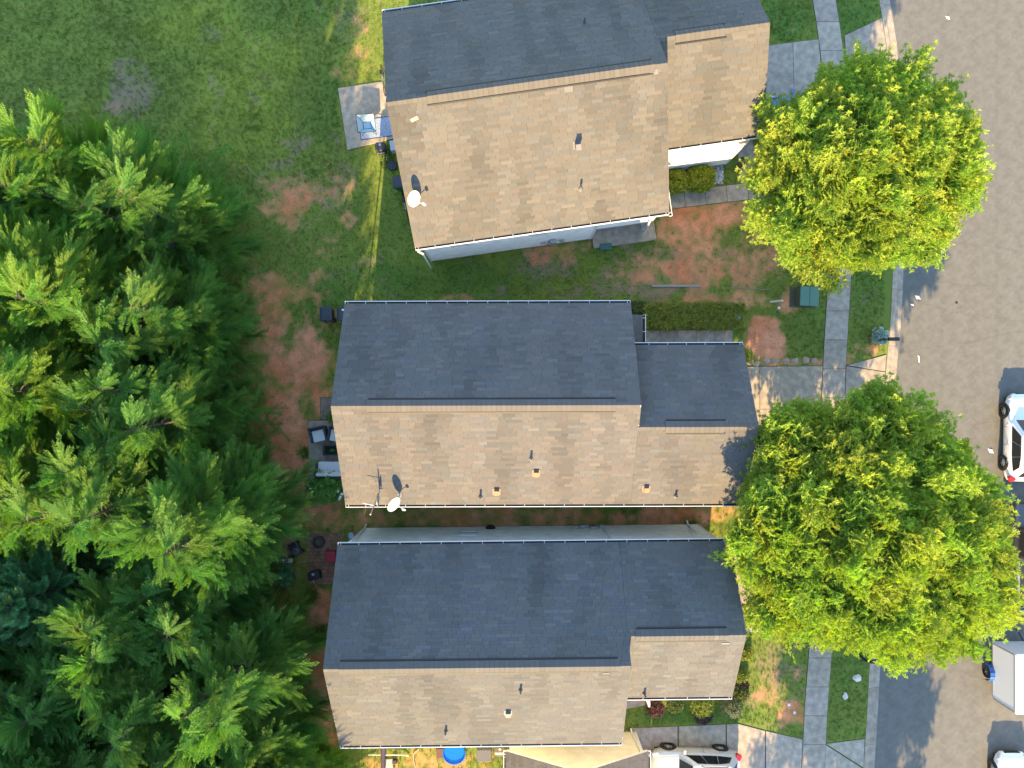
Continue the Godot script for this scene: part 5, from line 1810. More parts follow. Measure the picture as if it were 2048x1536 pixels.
# ---------------------------------------------------------------- small things
func dish(label: String, p: Vector3, mast_foot: Vector3, stain_: bool) -> void:
	var root := thing("satellite_dish", label, "satellite dish", mast_foot, 0.0, "satellite dishes on the roofs")
	var q := p - mast_foot
	# it looks south east and up
	var d := Vector3(0.80, 0.42, 0.42).normalized()
	var z := d
	var x := Vector3.UP.cross(z).normalized()
	var bs := Basis(x, z, x.cross(z))
	var b := MB.new()
	var prof := []
	for k in 7:
		var r := 0.36 * k / 6.0
		prof.append(Vector2(r, r * r * 0.45))
	prof.append(Vector2(0.385, 0.062))
	prof.append(Vector2(0.385, 0.05))
	prof.append(Vector2(0.36, 0.046))
	for k in range(5, -1, -1):
		var r := 0.36 * k / 6.0
		prof.append(Vector2(r, r * r * 0.45 - 0.012))
	b.lathe(prof, 28, Transform3D(bs.scaled_local(Vector3(0.92, 1, 1.12)), q))
	b.smooth(40)
	obj("reflector", b, mat("dish_stained", 0.78, 0.70, 0.55, 0.5) if stain_ else M.white, root)
	b = MB.new()
	var down := -bs.z if bs.z.y > 0 else bs.z
	var tip := q + d * 0.48 + down * 0.22
	b.tube([q + down * 0.36 + d * 0.03, tip], [0.02, 0.02], 6)
	b.box(tip + d * 0.0, Vector3(0.09, 0.09, 0.14), bs)
	b.box(tip + down * 0.08, Vector3(0.05, 0.12, 0.05), bs)
	obj("feed_arm", b, M.white, root)
	b = MB.new()
	b.tube([Vector3.ZERO, q * 0.55 + Vector3(0, 0.05, 0), q - d * 0.05], [0.028, 0.028, 0.028], 8)
	b.box(Vector3(0, 0.0, 0), Vector3(0.18, 0.05, 0.22))
	obj("mast", b, M.grey_metal, root)

func roof_y(p: Dictionary, x: float, z: float) -> float:
	var t := Transform3D(Basis(Vector3.UP, p.th), Vector3(p.c.x, 0, p.c.y)).affine_inverse()
	var q := t * Vector3(x, 0, z)
	return p.ze + (p.hw - 0.13 - absf(q.z)) * p.pitch + 0.02

func cart(label: String, c: Vector3, lid: Material, body: Material, turn: float, sticker := false) -> void:
	var root := thing("wheeled_bin", label, "wheeled bin", Vector3(c.x, 0, c.z), turn, "wheeled bins behind the houses")
	var b := MB.new()
	for s in [[0.1, 0.5, 0.26, 0.26], [0.9, 0.55, 0.30, 0.34]]:
		pass
	var lo := [Vector3(-0.22, 0.1, -0.24), Vector3(0.22, 0.1, -0.24), Vector3(0.22, 0.1, 0.24), Vector3(-0.22, 0.1, 0.24)]
	var hi := [Vector3(-0.29, 0.98, -0.33), Vector3(0.29, 0.98, -0.33), Vector3(0.29, 0.98, 0.33), Vector3(-0.29, 0.98, 0.33)]
	for k in 4:
		var k2 := (k + 1) % 4
		b.quad(lo[k], lo[k2], hi[k2], hi[k], lo[k] + lo[k2])
	b.quad(lo[0], lo[1], lo[2], lo[3], Vector3.DOWN)
	obj("body", b, body, root)
	b = MB.new()
	b.rbox(Vector3(0, 1.02, -0.01), Vector3(0.64, 0.09, 0.72), 0.06)
	b.rbox(Vector3(0, 1.075, -0.03), Vector3(0.48, 0.03, 0.5), 0.04)
	var l := obj("lid", b, lid, root)
	if sticker:
		b = MB.new()
		b.rbox(Vector3(0.0, 1.095, -0.2), Vector3(0.13, 0.008, 0.09), 0.03)
		obj("sticker", b, M.paper, l)
	b = MB.new()
	b.tube([Vector3(-0.26, 0.98, 0.34), Vector3(-0.26, 1.0, 0.40), Vector3(0.26, 1.0, 0.40), Vector3(0.26, 0.98, 0.34)], [0.018, 0.018, 0.018, 0.018], 6)
	obj("handle", b, body, root)
	for s in [-1.0, 1.0]:
		b = MB.new()
		b.lathe([Vector2(0.0, -0.03), Vector2(0.12, -0.03), Vector2(0.12, 0.03), Vector2(0.0, 0.03)], 12, Transform3D(Basis(Vector3.BACK, PI / 2), Vector3(s * 0.27, 0.12, 0.26)))
		obj("wheel", b, M.rubber, root)

func cushion_chair(label: String, c: Vector3, turn: float, w: float, group := "") -> void:
	var root := thing("patio_sofa" if w > 1.0 else "patio_chair", label, "sofa" if w > 1.0 else "chair", Vector3(c.x, 0.05, c.z), turn, group)
	for s in [-1.0, 1.0]:
		var b := MB.new()
		b.rbox(Vector3(s * (w * 0.5 - 0.05), 0.32, 0), Vector3(0.1, 0.64, 0.72), 0.025)
		obj("armrest", b, M.bin, root)
	var b := MB.new()
	b.rbox(Vector3(0, 0.2, 0.02), Vector3(w - 0.2, 0.24, 0.66), 0.02)
	obj("frame", b, M.bin, root)
	b = MB.new()
	b.rbox(Vector3(0, 0.42, -0.33), Vector3(w - 0.02, 0.84, 0.07), 0.03, Basis(Vector3.RIGHT, -0.16))
	obj("backrest", b, M.bin, root)
	b = MB.new()
	b.rbox(Vector3(0, 0.395, 0.06), Vector3(w - 0.22, 0.15, 0.60), 0.05)
	obj("seat_cushion", b, M.cushion, root)
	if w > 1.0:
		b = MB.new()
		b.rbox(Vector3(0, 0.66, -0.235), Vector3(w - 0.16, 0.46, 0.14), 0.05, Basis(Vector3.RIGHT, -0.25))
		obj("back_cushion", b, M.cushion, root)

func grill(label: String, c: Vector3, turn: float, body: Material, w: float) -> void:
	var root := thing("barbecue_grill", label, "grill", Vector3(c.x, 0, c.z), turn, "barbecue grills")
	var b := MB.new()
	b.rbox(Vector3(0, 0.88, -0.04), Vector3(w, 0.34, 0.46), 0.12)
	var l := obj("hood", b, body, root)
	b = MB.new()
	b.lathe([Vector2(0.07, 0), Vector2(0.07, 0.012), Vector2(0.045, 0.014), Vector2(0, 0.014)], 14, Transform3D(Basis.IDENTITY, Vector3(0, 1.052, -0.12)))
	obj("thermometer", b, M.grey_metal, l)
	b = MB.new()
	b.tube([Vector3(-w * 0.34, 0.88, 0.2), Vector3(-w * 0.34, 0.90, 0.27), Vector3(w * 0.34, 0.90, 0.27), Vector3(w * 0.34, 0.88, 0.2)], [0.016, 0.016, 0.016, 0.016], 6)
	obj("handle", b, M.chrome, root)
	b = MB.new()
	b.rbox(Vector3(0, 0.66, 0), Vector3(w * 0.96, 0.14, 0.44), 0.03)
	obj("firebox", b, M.black, root)
	for s in [[-1, -1], [1, -1], [-1, 1], [1, 1]]:
		b = MB.new()
		b.tube([Vector3(s[0] * w * 0.40, 0.62, s[1] * 0.18), Vector3(s[0] * w * 0.46, 0.0, s[1] * 0.24)], [0.014, 0.014], 5)
		obj("leg", b, M.grey_metal, root)
	b = MB.new()
	b.tube([Vector3(-w * 0.4, 0.5, 0.30), Vector3(-w * 0.4, 0.5, 0.52), Vector3(w * 0.4, 0.5, 0.52), Vector3(w * 0.4, 0.5, 0.30)], [0.012, 0.012, 0.012, 0.012], 5)
	obj("towel_rail", b, M.chrome, root)

func rug_texture() -> ImageTexture:
	var im := Image.create(256, 160, false, Image.FORMAT_RGB8)
	var n1 := noise(91, 0.045, 3)
	var n2 := noise(92, 0.08, 2)
	for y in 160:
		for x in 256:
			var a := sin(n1.get_noise_2d(x, y) * 26.0)
			var k := absf(n2.get_noise_2d(x * 1.3, y * 1.3))
			var c := Color(0.64, 0.69, 0.76) if a > 0.25 else Color(0.40, 0.48, 0.62)
			if k < 0.07:
				c = Color(0.72, 0.78, 0.88)
			if x < 5 or y < 5 or x > 250 or y > 154:
				c = Color(0.16, 0.27, 0.5)
			im.set_pixel(x, y, c)
	return ImageTexture.create_from_image(im)

func flat_box(called: String, label: String, cat: String, c: Vector3, s: Vector3, turn: float, m: Material, group := "", r := 0.02) -> MeshInstance3D:
	var b := MB.new()
	b.rbox(Vector3(0, s.y * 0.5, 0), s, r)
	var o := obj(called, b, m)
	o.position = c
	o.rotation.y = turn
	tag(o, label, cat, group)
	return o

func stone(called: String, label: String, cat: String, c: Vector3, r: Vector3, col: Color, seed_: int, group := "") -> void:
	var nz := noise(seed_, 0.8, 2)
	var b := MB.new()
	b.col = col
	var e := func(i: int, j: int) -> Vector3:
		var la := PI * (i / 6.0) - PI / 2
		var lo := TAU * (j % 10) / 10.0
		var d := Vector3(cos(la) * cos(lo), sin(la), cos(la) * sin(lo))
		return d * r * (1.0 + 0.45 * nz.get_noise_3dv(d * 1.3))
	for i in 6:
		for j in 10:
			b.quad(e.call(i, j), e.call(i, j + 1), e.call(i + 1, j + 1), e.call(i + 1, j), e.call(i, j) + e.call(i + 1, j + 1))
	b.smooth(50)
	var o := obj(called, b, M.stone)
	o.position = Vector3(c.x, c.y + r.y * 0.35, c.z)
	tag(o, label, cat, group)

func build_things() -> void:
	var p := at(826, 397, 6.75)
	var foot := Vector3(p.x + 0.14, 0, p.z + 0.0)
	foot.y = roof_y(PA, foot.x, foot.z)
	p.y = foot.y + 0.62
	p = at(826, 397, p.y)
	dish("rust stained satellite dish on the angled house's roof edge above the lawn", p, foot, true)
	p = at(786, 1008, 6.4)
	foot = Vector3(p.x + 0.16, 0, p.z - 0.25)
	foot.y = roof_y(PB, foot.x, foot.z)
	p.y = foot.y + 0.72
	p = at(786, 1008, p.y)
	dish("clean white satellite dish overhanging the middle house's south gutter", p, foot, false)
	# bare antenna mast left of the white dish
	foot = at(757, 985, 5.9)
	foot.y = roof_y(PB, foot.x, foot.z)
	var root := thing("antenna_mast", "thin antenna mast with side arms at the middle house's south west gutter", "antenna", foot)
	var b := MB.new()
	var top := at(741, 1029, foot.y + 1.5) - foot
	b.tube([Vector3.ZERO, top], [0.028, 0.024], 7)
	b.tube([top * 0.1 + Vector3(0.0, 0, -0.5) * 0.3, Vector3(0.28, 0.0, -0.1)], [0.018, 0.018], 5)
	obj("mast", b, M.chrome, root)
	b = MB.new()
	b.tube([top * 0.62, top * 0.62 + Vector3(-0.42, 0.05, -0.1), top * 0.62 + Vector3(-0.5, 0.04, -0.12)], [0.018, 0.016, 0.012], 6)
	b.tube([top * 0.62, top * 0.62 + Vector3(-0.22, 0.02, -0.05)], [0.022, 0.02], 6)
	obj("arm", b, M.white, root)
	b = MB.new()
	b.lathe([Vector2(0.0, 0.0), Vector2(0.2, 0.02), Vector2(0.3, 0.06), Vector2(0.3, 0.045), Vector2(0.2, 0.005), Vector2(0.0, -0.015)], 18, Transform3D(Basis(Vector3(0, 0.3, 0.95).normalized(), Vector3(0.99, 0, 0).normalized(), Vector3(0, 0.95, -0.3).normalized()), top * 0.35 + Vector3(0.03, 0.1, 0)))
	obj("reflector", b, M.grey_metal, root)

	# --- patio of the angled house
	b = MB.new()
	var rg := poly([724, 240, 778, 236, 783, 273, 721, 281])
	var c := at(752, 257)
	var rm := StandardMaterial3D.new()
	rm.albedo_texture = rug_texture()
	rm.roughness = 0.95
	var rt := thing("rug", "blue and white patterned outdoor rug on the concrete patio", "rug", Vector3(c.x, 0.058, c.z), 0.13)
	b = MB.new()
	b.box(Vector3(0, 0.004, 0), Vector3(1.72, 0.012, 1.06))
	obj("backing", b, M.bin, rt)
	b = MB.new()
	var rq := [Vector3(-0.85, 0.0125, -0.52), Vector3(0.85, 0.0125, -0.52), Vector3(0.85, 0.0125, 0.52), Vector3(-0.85, 0.0125, 0.52)]
	b.quad(rq[0], rq[1], rq[2], rq[3], Vector3.UP)
	for v in b.v:
		b.t.append(Vector2((v.x + 0.85) / 1.7, (v.z + 0.52) / 1.04))
	obj("weave", b, rm, rt)
	# folding moon chair of blue cloth
	c = at(734, 250, 0.5)
	root = thing("folding_chair", "pale blue square folding chair with dark frame, standing on the patterned rug", "chair", Vector3(c.x, 0.06, c.z), 0.10)
	var outer := [Vector3(-0.46, 0.84, -0.44), Vector3(0.46, 0.72, -0.44), Vector3(0.46, 0.60, 0.44), Vector3(-0.46, 0.70, 0.44)]
	var inner := [Vector3(-0.2, 0.40, -0.18), Vector3(0.2, 0.38, -0.18), Vector3(0.2, 0.36, 0.18), Vector3(-0.2, 0.38, 0.18)]
	b = MB.new()
	for k in 4:
		b.quad(outer[k], outer[(k + 1) % 4], inner[(k + 1) % 4], inner[k], Vector3.UP)
	b.quad(inner[0], inner[1], inner[2], inner[3], Vector3.UP)
	b.smooth(25)
	obj("seat", b, M.pale_blue, root)
	b = MB.new()
	for k in 4:
		b.tube([outer[k], outer[(k + 1) % 4]], [0.016, 0.016], 5)
		b.tube([outer[k], inner[k]], [0.014, 0.014], 5)
		b.tube([inner[k] + Vector3(0, 0.012, 0), inner[(k + 1) % 4] + Vector3(0, 0.012, 0)], [0.012, 0.012], 5)
	obj("frame", b, M.bin, root)
	for k in 4:
		b = MB.new()
		b.tube([outer[k], Vector3(-outer[k].x * 0.4, 0.3, outer[k].z * 0.7), Vector3(-outer[k].x * 0.85, 0.0, outer[k].z * 0.9)], [0.014, 0.014, 0.014], 5)
		obj("leg", b, M.bin, root)
	b = MB.new()
	b.tube([Vector3(0, 0.02, 0), Vector3(0.3, 0.03, 0.12), Vector3(0.48, 0.02, 0.42), Vector3(0.42, 0.02, 0.66), Vector3(0.7, 0.02, 0.9)], [0.018, 0.018, 0.018, 0.018, 0.016], 5)
	c = at(754, 231)
	var hose := obj("garden_hose", b, M.beige)
	hose.position = Vector3(c.x, 0.062, c.z - 0.05)
	tag(hose, "short pale hose trailing across the patterned rug", "hose")
	grill("dark grill with pale round thermometer at the corner of the concrete patio", at(761, 296, 0.9), 0.06, M.dark_metal, 0.54)
	flat_box("storage_box", "pale blue grey box half under the angled house's gable edge", "box", at(793, 297, 0.5), Vector3(0.5, 0.55, 0.5), 0.14, mat("blue_grey", 0.28, 0.34, 0.42, 0.7))
	# round black fan
	c = at(783, 328, 0.4)
	root = thing("floor_fan", "round black fan lying on the grass by the angled house", "fan", Vector3(c.x, 0, c.z))
	b = MB.new()
	b.lathe([Vector2(0.0, 0.0), Vector2(0.24, 0.03), Vector2(0.27, 0.12), Vector2(0.24, 0.2), Vector2(0.06, 0.24), Vector2(0, 0.24)], 18)
	b.smooth(40)
	obj("cage", b, M.bin, root)
	b = MB.new()
	for k in 12:
		var a := TAU * k / 12.0
		b.tube([Vector3(cos(a) * 0.07, 0.25, sin(a) * 0.07), Vector3(cos(a) * 0.235, 0.21, sin(a) * 0.235)], [0.006, 0.006], 4)
	obj("guard", b, M.black, root)
	cart("dark bin with bright green rim at the angled house's gable wall", at(800, 364, 1.0), M.bin, M.green_bin, 1.7)
	# bicycle leaning at the gable, seen edge on
	bicycle("bicycle with pale frame leaning at the top corner of the angled house's gable", at(766, 160, 0.4), -1.45)
	bicycle("dark bicycle leaning on the gable wall below the rust stained dish", at(811, 412, 0.4), -1.35)

	# --- behind the middle house
	cart("dark blue bin, the outer of two carts at the middle house's corner", at(652, 628, 1.0), M.bin, M.bin, 0.0)
	cart("green edged bin with a white sticker, half under the middle house's roof", at(687, 628, 1.0), M.bin, M.green_bin, 0.0, true)
	var pc := "patio set behind the middle house"
	cushion_chair("dark patio chair with white cushion, fully in view beside the clay", at(638, 869, 0.4), 0.22, 0.86, pc)
	cushion_chair("dark patio chair with white cushion, half hidden by the roof edge", at(674, 869, 0.4), -0.2, 0.86, pc)
	cushion_chair("two seat patio sofa with long white cushion and raised back", at(662, 937, 0.4), PI, 1.5, pc)
	c = at(664, 900, 0.4)
	root = thing("coffee_table", "low dark patio table between the cushion chairs and the sofa", "table", Vector3(c.x, 0.05, c.z), 0.0, pc)
	b = MB.new()
	b.rbox(Vector3(0, 0.4, 0), Vector3(0.95, 0.05, 0.55), 0.02)
	obj("table_top", b, M.dark_metal, root)
	b = MB.new()
	b.box(Vector3(0.05, 0.431, 0), Vector3(0.8, 0.012, 0.42))
	obj("glass_pane", b, M.glass, root)
	for s in [[-1, -1], [1, -1], [-1, 1], [1, 1]]:
		b = MB.new()
		b.box(Vector3(s[0] * 0.42, 0.19, s[1] * 0.23), Vector3(0.06, 0.37, 0.06))
		obj("leg", b, M.dark_metal, root)
	b = MB.new()
	for k in 9:
		var a := k * 2.4
		leaf(b, Vector3(-0.05 + 0.02 * k, 0.44, 0.0), Vector3(cos(a), 0.5, sin(a)).normalized(), Vector3.UP, 0.13, 0.05)
	var pl := obj("potted_plant", b, M.leaf_wood)
	pl.position = Vector3(c.x, 0.05, c.z)
	tag(pl, "small green plant on the low dark patio table", "plant")
	# --- behind the lower house
	c = at(637, 1085, 0.25)
	root = thing("fire_pit", "round dark fire ring on the red pavers", "fire pit", Vector3(c.x, 0.04, c.z))
	b = MB.new()
	b.lathe([Vector2(0.30, 0.0), Vector2(0.32, 0.28), Vector2(0.25, 0.28), Vector2(0.23, 0.08), Vector2(0, 0.06)], 24)
	obj("ring", b, mat("ring", 0.05, 0.045, 0.038, 0.9), root)
	b = MB.new()
	b.lathe([Vector2(0.22, 0.09), Vector2(0.1, 0.12), Vector2(0, 0.13)], 12)
	obj("ash", b, mat("ash", 0.09, 0.085, 0.075, 0.95), root)
	c = at(661, 1113, 0.4)
	root = thing("cooler", "dark red lidded cooler on the pavers at the lower house's corner", "cooler", Vector3(c.x, 0.04, c.z), 0.05)
	b = MB.new()
	b.rbox(Vector3(0, 0.2, 0), Vector3(0.5, 0.4, 0.52), 0.05)
	obj("body", b, M.red, root)
	b = MB.new()
	b.rbox(Vector3(0, 0.43, 0), Vector3(0.56, 0.08, 0.58), 0.06)
	b.rbox(Vector3(0, 0.475, 0), Vector3(0.38, 0.03, 0.42), 0.04)
	obj("lid", b, M.red, root)
	grill("all black covered grill at the lower end of the paver patio", at(629, 1152, 0.9), 0.25, M.black, 0.62)
	# push mower and the board beside it
	c = at(590, 1099, 0.3)
	root = thing("push_mower", "dark push mower on the grass left of the red pavers", "lawn mower", Vector3(c.x, 0, c.z), 0.5)
	b = MB.new()
	b.rbox(Vector3(0, 0.22, 0), Vector3(0.54, 0.16, 0.7), 0.1)
	obj("deck", b, M.dark_metal, root)
	b = MB.new()
	b.lathe([Vector2(0.22, 0.3), Vector2(0.22, 0.42), Vector2(0.14, 0.46), Vector2(0, 0.46)], 18, Transform3D(Basis.IDENTITY, Vector3(0, 0, 0.1)))
	obj("engine", b, mat("engine", 0.06, 0.062, 0.066, 0.5), root)
	for s in [[-1, -1], [1, -1], [-1, 1], [1, 1]]:
		b = MB.new()
		b.lathe([Vector2(0, -0.03), Vector2(0.11, -0.03), Vector2(0.11, 0.03), Vector2(0, 0.03)], 12, Transform3D(Basis(Vector3.BACK, PI / 2), Vector3(s[0] * 0.3, 0.11, s[1] * 0.26)))
		obj("wheel", b, M.rubber, root)
	b = MB.new()
	b.tube([Vector3(-0.22, 0.3, -0.2), Vector3(-0.22, 0.95, -0.75), Vector3(0.22, 0.95, -0.75), Vector3(0.22, 0.3, -0.2)], [0.014, 0.014, 0.014, 0.014], 5)
	obj("handle", b, M.grey_metal, root)
	c = at(563, 1123, 0.3)
	root = thing("bench", "low bench of beige boards with dark frame lying beside the mower", "bench", Vector3(c.x, 0, c.z), 0.12)
	for k in 3:
		b = MB.new()
		b.rbox(Vector3(-0.42 + 0.42 * k, 0.36, 0), Vector3(0.38, 0.03, 0.24), 0.01)
		obj("plank", b, M.white if k == 1 else M.beige, root)
	b = MB.new()
	b.box(Vector3(0, 0.33, -0.13), Vector3(1.3, 0.04, 0.03))
	b.box(Vector3(0, 0.33, 0.13), Vector3(1.3, 0.04, 0.03))
	for s in [[-1, -1], [1, -1], [-1, 1], [1, 1]]:
		b.box(Vector3(s[0] * 0.6, 0.16, s[1] * 0.13), Vector3(0.035, 0.3, 0.035))
	obj("frame", b, M.black, root)
	stone("bag", "pale blue crumpled bag at the lower house's wall corner", "bag", at(703, 1072, 0.2), Vector3(0.16, 0.14, 0.2), Color(0.30, 0.42, 0.55), 5)
	# --- along the bottom edge
	c = at(908, 1508, 0.3)
	root = thing("paddling_pool", "round bright blue paddling pool at the bottom edge", "paddling pool", Vector3(c.x, 0, c.z))
	b = MB.new()
	b.lathe([Vector2(0.56, 0.0), Vector2(0.60, 0.26), Vector2(0.56, 0.29), Vector2(0.53, 0.26), Vector2(0.50, 0.03), Vector2(0, 0.03)], 32)
	b.smooth(40)
	obj("shell", b, M.pool_blue, root)
	b = MB.new()
	b.lathe([Vector2(0.525, 0.2), Vector2(0, 0.2)], 32)
	obj("water", b, mat("pool_water", 0.005, 0.13, 0.55, 0.08), root)
	flat_box("stepping_stone", "flat dark red slab under the left rim of the blue pool", "slab", at(882, 1506), Vector3(0.5, 0.05, 0.5), 0.1, mat("dark_red_slab", 0.12, 0.06, 0.05, 0.9))
	flat_box("storage_box", "grey plastic lidded box between the blue pool and the domed grill", "box", at(969, 1502, 0.5), Vector3(0.75, 0.5, 0.6), 0.02, mat("grey_box", 0.085, 0.09, 0.10, 0.7))
	grill("domed grill with a bronze rim beside the cream wall at the bottom", at(1000, 1500, 0.9), 0.0, mat("bronze", 0.16, 0.13, 0.07, 0.35, 0.6), 0.7)
	b = MB.new()
	b.tube([Vector3(0.25, 0.05, -0.5), Vector3(-0.05, 0.06, -0.25), Vector3(-0.04, 0.05, 0.1), Vector3(0.05, 0.04, 0.45)], [0.022, 0.026, 0.024, 0.02], 6)
	var st := obj("branch", b, M.beige)
	c = at(829, 1516)
	st.position = Vector3(c.x, 0, c.z)
	tag(st, "pale bent stick lying left of the blue pool", "stick")
	flat_box("paving_stone", "pale grey square slab among the clutter at the bottom edge", "slab", at(775, 1527), Vector3(0.58, 0.05, 0.5), 0.05, mat("grey_slab", 0.34, 0.34, 0.32, 0.9))
	b = MB.new()
	b.tube([Vector3(-0.9, 0.14, 0.0), Vector3(0.25, 0.14, 0.0), Vector3(0.95, 0.12, 0.02), Vector3(1.2, 0.06, 0.1)], [0.028, 0.028, 0.028, 0.028], 6)
	var pp := obj("white_pipe", b, M.white)
	c = at(772, 1507)
	pp.position = Vector3(c.x, 0, c.z)
	tag(pp, "long white pipe lying just south of the lower house's gutter", "pipe")
	# folded dark parasol
	c = at(765, 1520, 0.4)
	root = thing("parasol", "folded dark purple parasol lying at the bottom edge", "parasol", Vector3(c.x, 0.16, c.z))
	b = MB.new()
	b.tube([Vector3(0, 0, -0.75), Vector3(0, 0, -0.3), Vector3(0, 0, 0.1), Vector3(0, 0, 0.5), Vector3(0, 0, 1.0)], [0.16, 0.15, 0.1, 0.13, 0.05], 9)
	b.smooth(50)
	obj("canopy", b, mat("purple", 0.05, 0.03, 0.07, 0.8), root)
	b = MB.new()
	b.tube([Vector3(0, 0, 0.98), Vector3(0, 0, 1.5)], [0.02, 0.02], 6)
	obj("pole", b, M.grey_metal, root)
	flat_box("toy_tray", "small orange tray beside the pale grey slab", "tray", at(794, 1532), Vector3(0.14, 0.08, 0.45), 0.05, mat("orange", 0.55, 0.18, 0.03, 0.6))
	flat_box("crate", "dark small crate above the orange tray", "crate", at(790, 1521), Vector3(0.22, 0.2, 0.22), 0.05, M.dark_metal)
	# --- front side
	c = at(1616, 593, 0.5)
	root = thing("transformer_box", "large green two lidded utility cabinet on the front lawn", "utility box", Vector3(c.x, 0, c.z), -0.04)
	b = MB.new()
	b.box(Vector3(0, 0.3, 0), Vector3(0.96, 0.62, 0.96))
	b.box(Vector3(-0.12, 0.02, 0), Vector3(1.3, 0.08, 1.06))
	obj("cabinet", b, mat("green_dark", 0.06, 0.075, 0.05, 0.7), root)
	for s in [-1.0, 1.0]:
		b = MB.new()
		b.rbox(Vector3(s * 0.245 + 0.02, 0.64, 0), Vector3(0.475, 0.06, 1.0), 0.02)
		obj("lid", b, M.green_box, root)
	flat_box("valve_cover", "small green ground box near the angled house's porch", "utility box", at(1211, 494, 0.1), Vector3(0.62, 0.16, 0.32), 0.08, mat("teal", 0.035, 0.115, 0.10, 0.6))
	b = MB.new()
	b.tube([Vector3(0.02, 0, 0), Vector3(-0.02, 0.0, 0), Vector3(-0.02, 0.0, 0.0)], [0.05, 0.05, 0.05], 8)
	b = MB.new()
	b.tube([Vector3(0, -0.05, 0), Vector3(0.02, 0.85, 0.02)], [0.055, 0.055], 10)
	b.lathe([Vector2(0.062, 0.0), Vector2(0.06, 0.05), Vector2(0.03, 0.08), Vector2(0, 0.085)], 10, Transform3D(Basis.IDENTITY, Vector3(0.02, 0.84, 0.02)))
	var post := obj("marker_post", b, mat("pale_post", 0.5, 0.56, 0.52, 0.6))
	c = at(1541, 604)
	post.position = Vector3(c.x, 0, c.z)
	post.rotation.z = -0.35
	tag(post, "leaning pale utility marker post on the front lawn, left of the green cabinet", "post")
	b = MB.new()
	b.lathe([Vector2(0.075, -0.02), Vector2(0.075, 0.06), Vector2(0.03, 0.08), Vector2(0, 0.08)], 12)
	for cc in [[1557, 616, "round white cleanout cap beside the leaning marker post"], [1577, 1408, "white cleanout cap on the dry lawn, upper of two"], [1588, 1424, "white cleanout cap on the dry lawn nearest the sidewalk"]]:
		var o := obj("cleanout_cap", b, M.white)
		c = at(cc[0], cc[1])
		o.position = Vector3(c.x, 0.02, c.z)
		tag(o, cc[2], "pipe cap", "cleanout caps")
	stone("bag", "grey white plastic bag caught on top of the hedge", "bag", at(1474, 637, 0.78) + Vector3(0, 0, 0), Vector3(0.22, 0.12, 0.17), Color(0.42, 0.44, 0.52), 12)
	rng.seed = 14
	var stones := [[1500, 724], [1513, 728], [1533, 722], [1548, 723], [1571, 722], [1590, 722], [1611, 721], [1628, 722]]
	for k in stones.size():
		stone("edging_stone", "flat brown stone edging the middle house's driveway, %s from the house" % ["first", "second", "third", "fourth", "fifth", "sixth", "seventh", "last"][k], "stone", at(stones[k][0], stones[k][1]), Vector3(rng.randf_range(0.16, 0.22), 0.06, rng.randf_range(0.14, 0.19)), Color(0.32, 0.24, 0.18) * rng.randf_range(0.85, 1.2), 40 + k, "stones edging the driveway")
	stone("rock", "larger white rock on the verge above the smaller one", "rock", at(1713, 1355), Vector3(0.24, 0.14, 0.18), Color(0.60, 0.56, 0.50), 60, "white rocks on the verge")
	stone("rock", "smaller white rock on the verge by the road", "rock", at(1690, 1391), Vector3(0.12, 0.12, 0.2), Color(0.60, 0.55, 0.50), 61, "white rocks on the verge")
	flat_box("board", "weathered grey board lying on the yard between angled and middle house", "board", at(1352, 572), Vector3(2.55, 0.09, 0.12), 0.0, mat("grey_board", 0.26, 0.24, 0.22, 0.9))
	flat_box("board", "long thin brown lath on the ground pointing at the green cabinet", "board", at(1498, 577), Vector3(2.1, 0.03, 0.05), -0.06, M.wood)
	flat_box("board", "half buried thin root like strip left of the grey board", "board", at(1255, 571), Vector3(2.6, 0.02, 0.04), 0.01, M.wood)
	mailbox("black mailbox with pale blue green plant at its post, by the middle house's driveway", at(1788, 678, 1.1), 0.0)
	mailbox("black mailbox at the kerb under the lower edge of the broad tree", at(1752, 1324, 1.1), -0.02)
	# pebble bed by the entry of the angled house
	rng.seed = 90
	b = MB.new()
	for k in 420:
		var q := at(rng.randf_range(1426, 1446), rng.randf_range(328, 368))
		b.col = Color(0.50, 0.52, 0.58) * rng.randf_range(0.55, 1.2)
		var r := rng.randf_range(0.02, 0.04)
		b.lathe([Vector2(r, 0), Vector2(r * 0.9, r * 0.7), Vector2(0, r)], 6, Transform3D(Basis.IDENTITY, Vector3(q.x, 0.0, q.z)))
	var gv := obj("gravel", b, M.stone)
	gv.set_meta("kind", "stuff")
	tag(gv, "bed of blue grey pebbles between the green ball shrub and the entry path", "gravel")
	root = thing("planter", "round brown planter under the street tree by the angled house's entry", "planter", Vector3(at(1486, 325, 0.4).x, 0, at(1486, 325, 0.4).z))
	b = MB.new()
	b.lathe([Vector2(0.18, 0.0), Vector2(0.26, 0.4), Vector2(0.29, 0.42), Vector2(0.24, 0.42), Vector2(0.22, 0.36), Vector2(0, 0.36)], 18)
	obj("pot", b, M.pot, root)
	# litter and the valve lid in the road
	for k in [[1835, 595, 0.16, 0.11, "largest scrap of white paper on the road by the kerb"], [1824, 610, 0.1, 0.06, "small scrap of white paper beside the largest one"], [1837, 718, 0.05, 0.2, "narrow white scrap on the road near the middle house's driveway"], [1895, 36, 0.12, 0.09, "white scrap on the road at the top of the picture"], [1981, 902, 0.16, 0.12, "crumpled white paper on the road beside the white car"]]:
		var pb := MB.new()
		pb.quad(Vector3(-k[2], 0.01, -k[3]), Vector3(k[2] * 0.3, 0.05, -k[3] * 0.7), Vector3(k[2], 0.012, k[3]), Vector3(-k[2] * 0.4, 0.03, k[3] * 0.8), Vector3.UP)
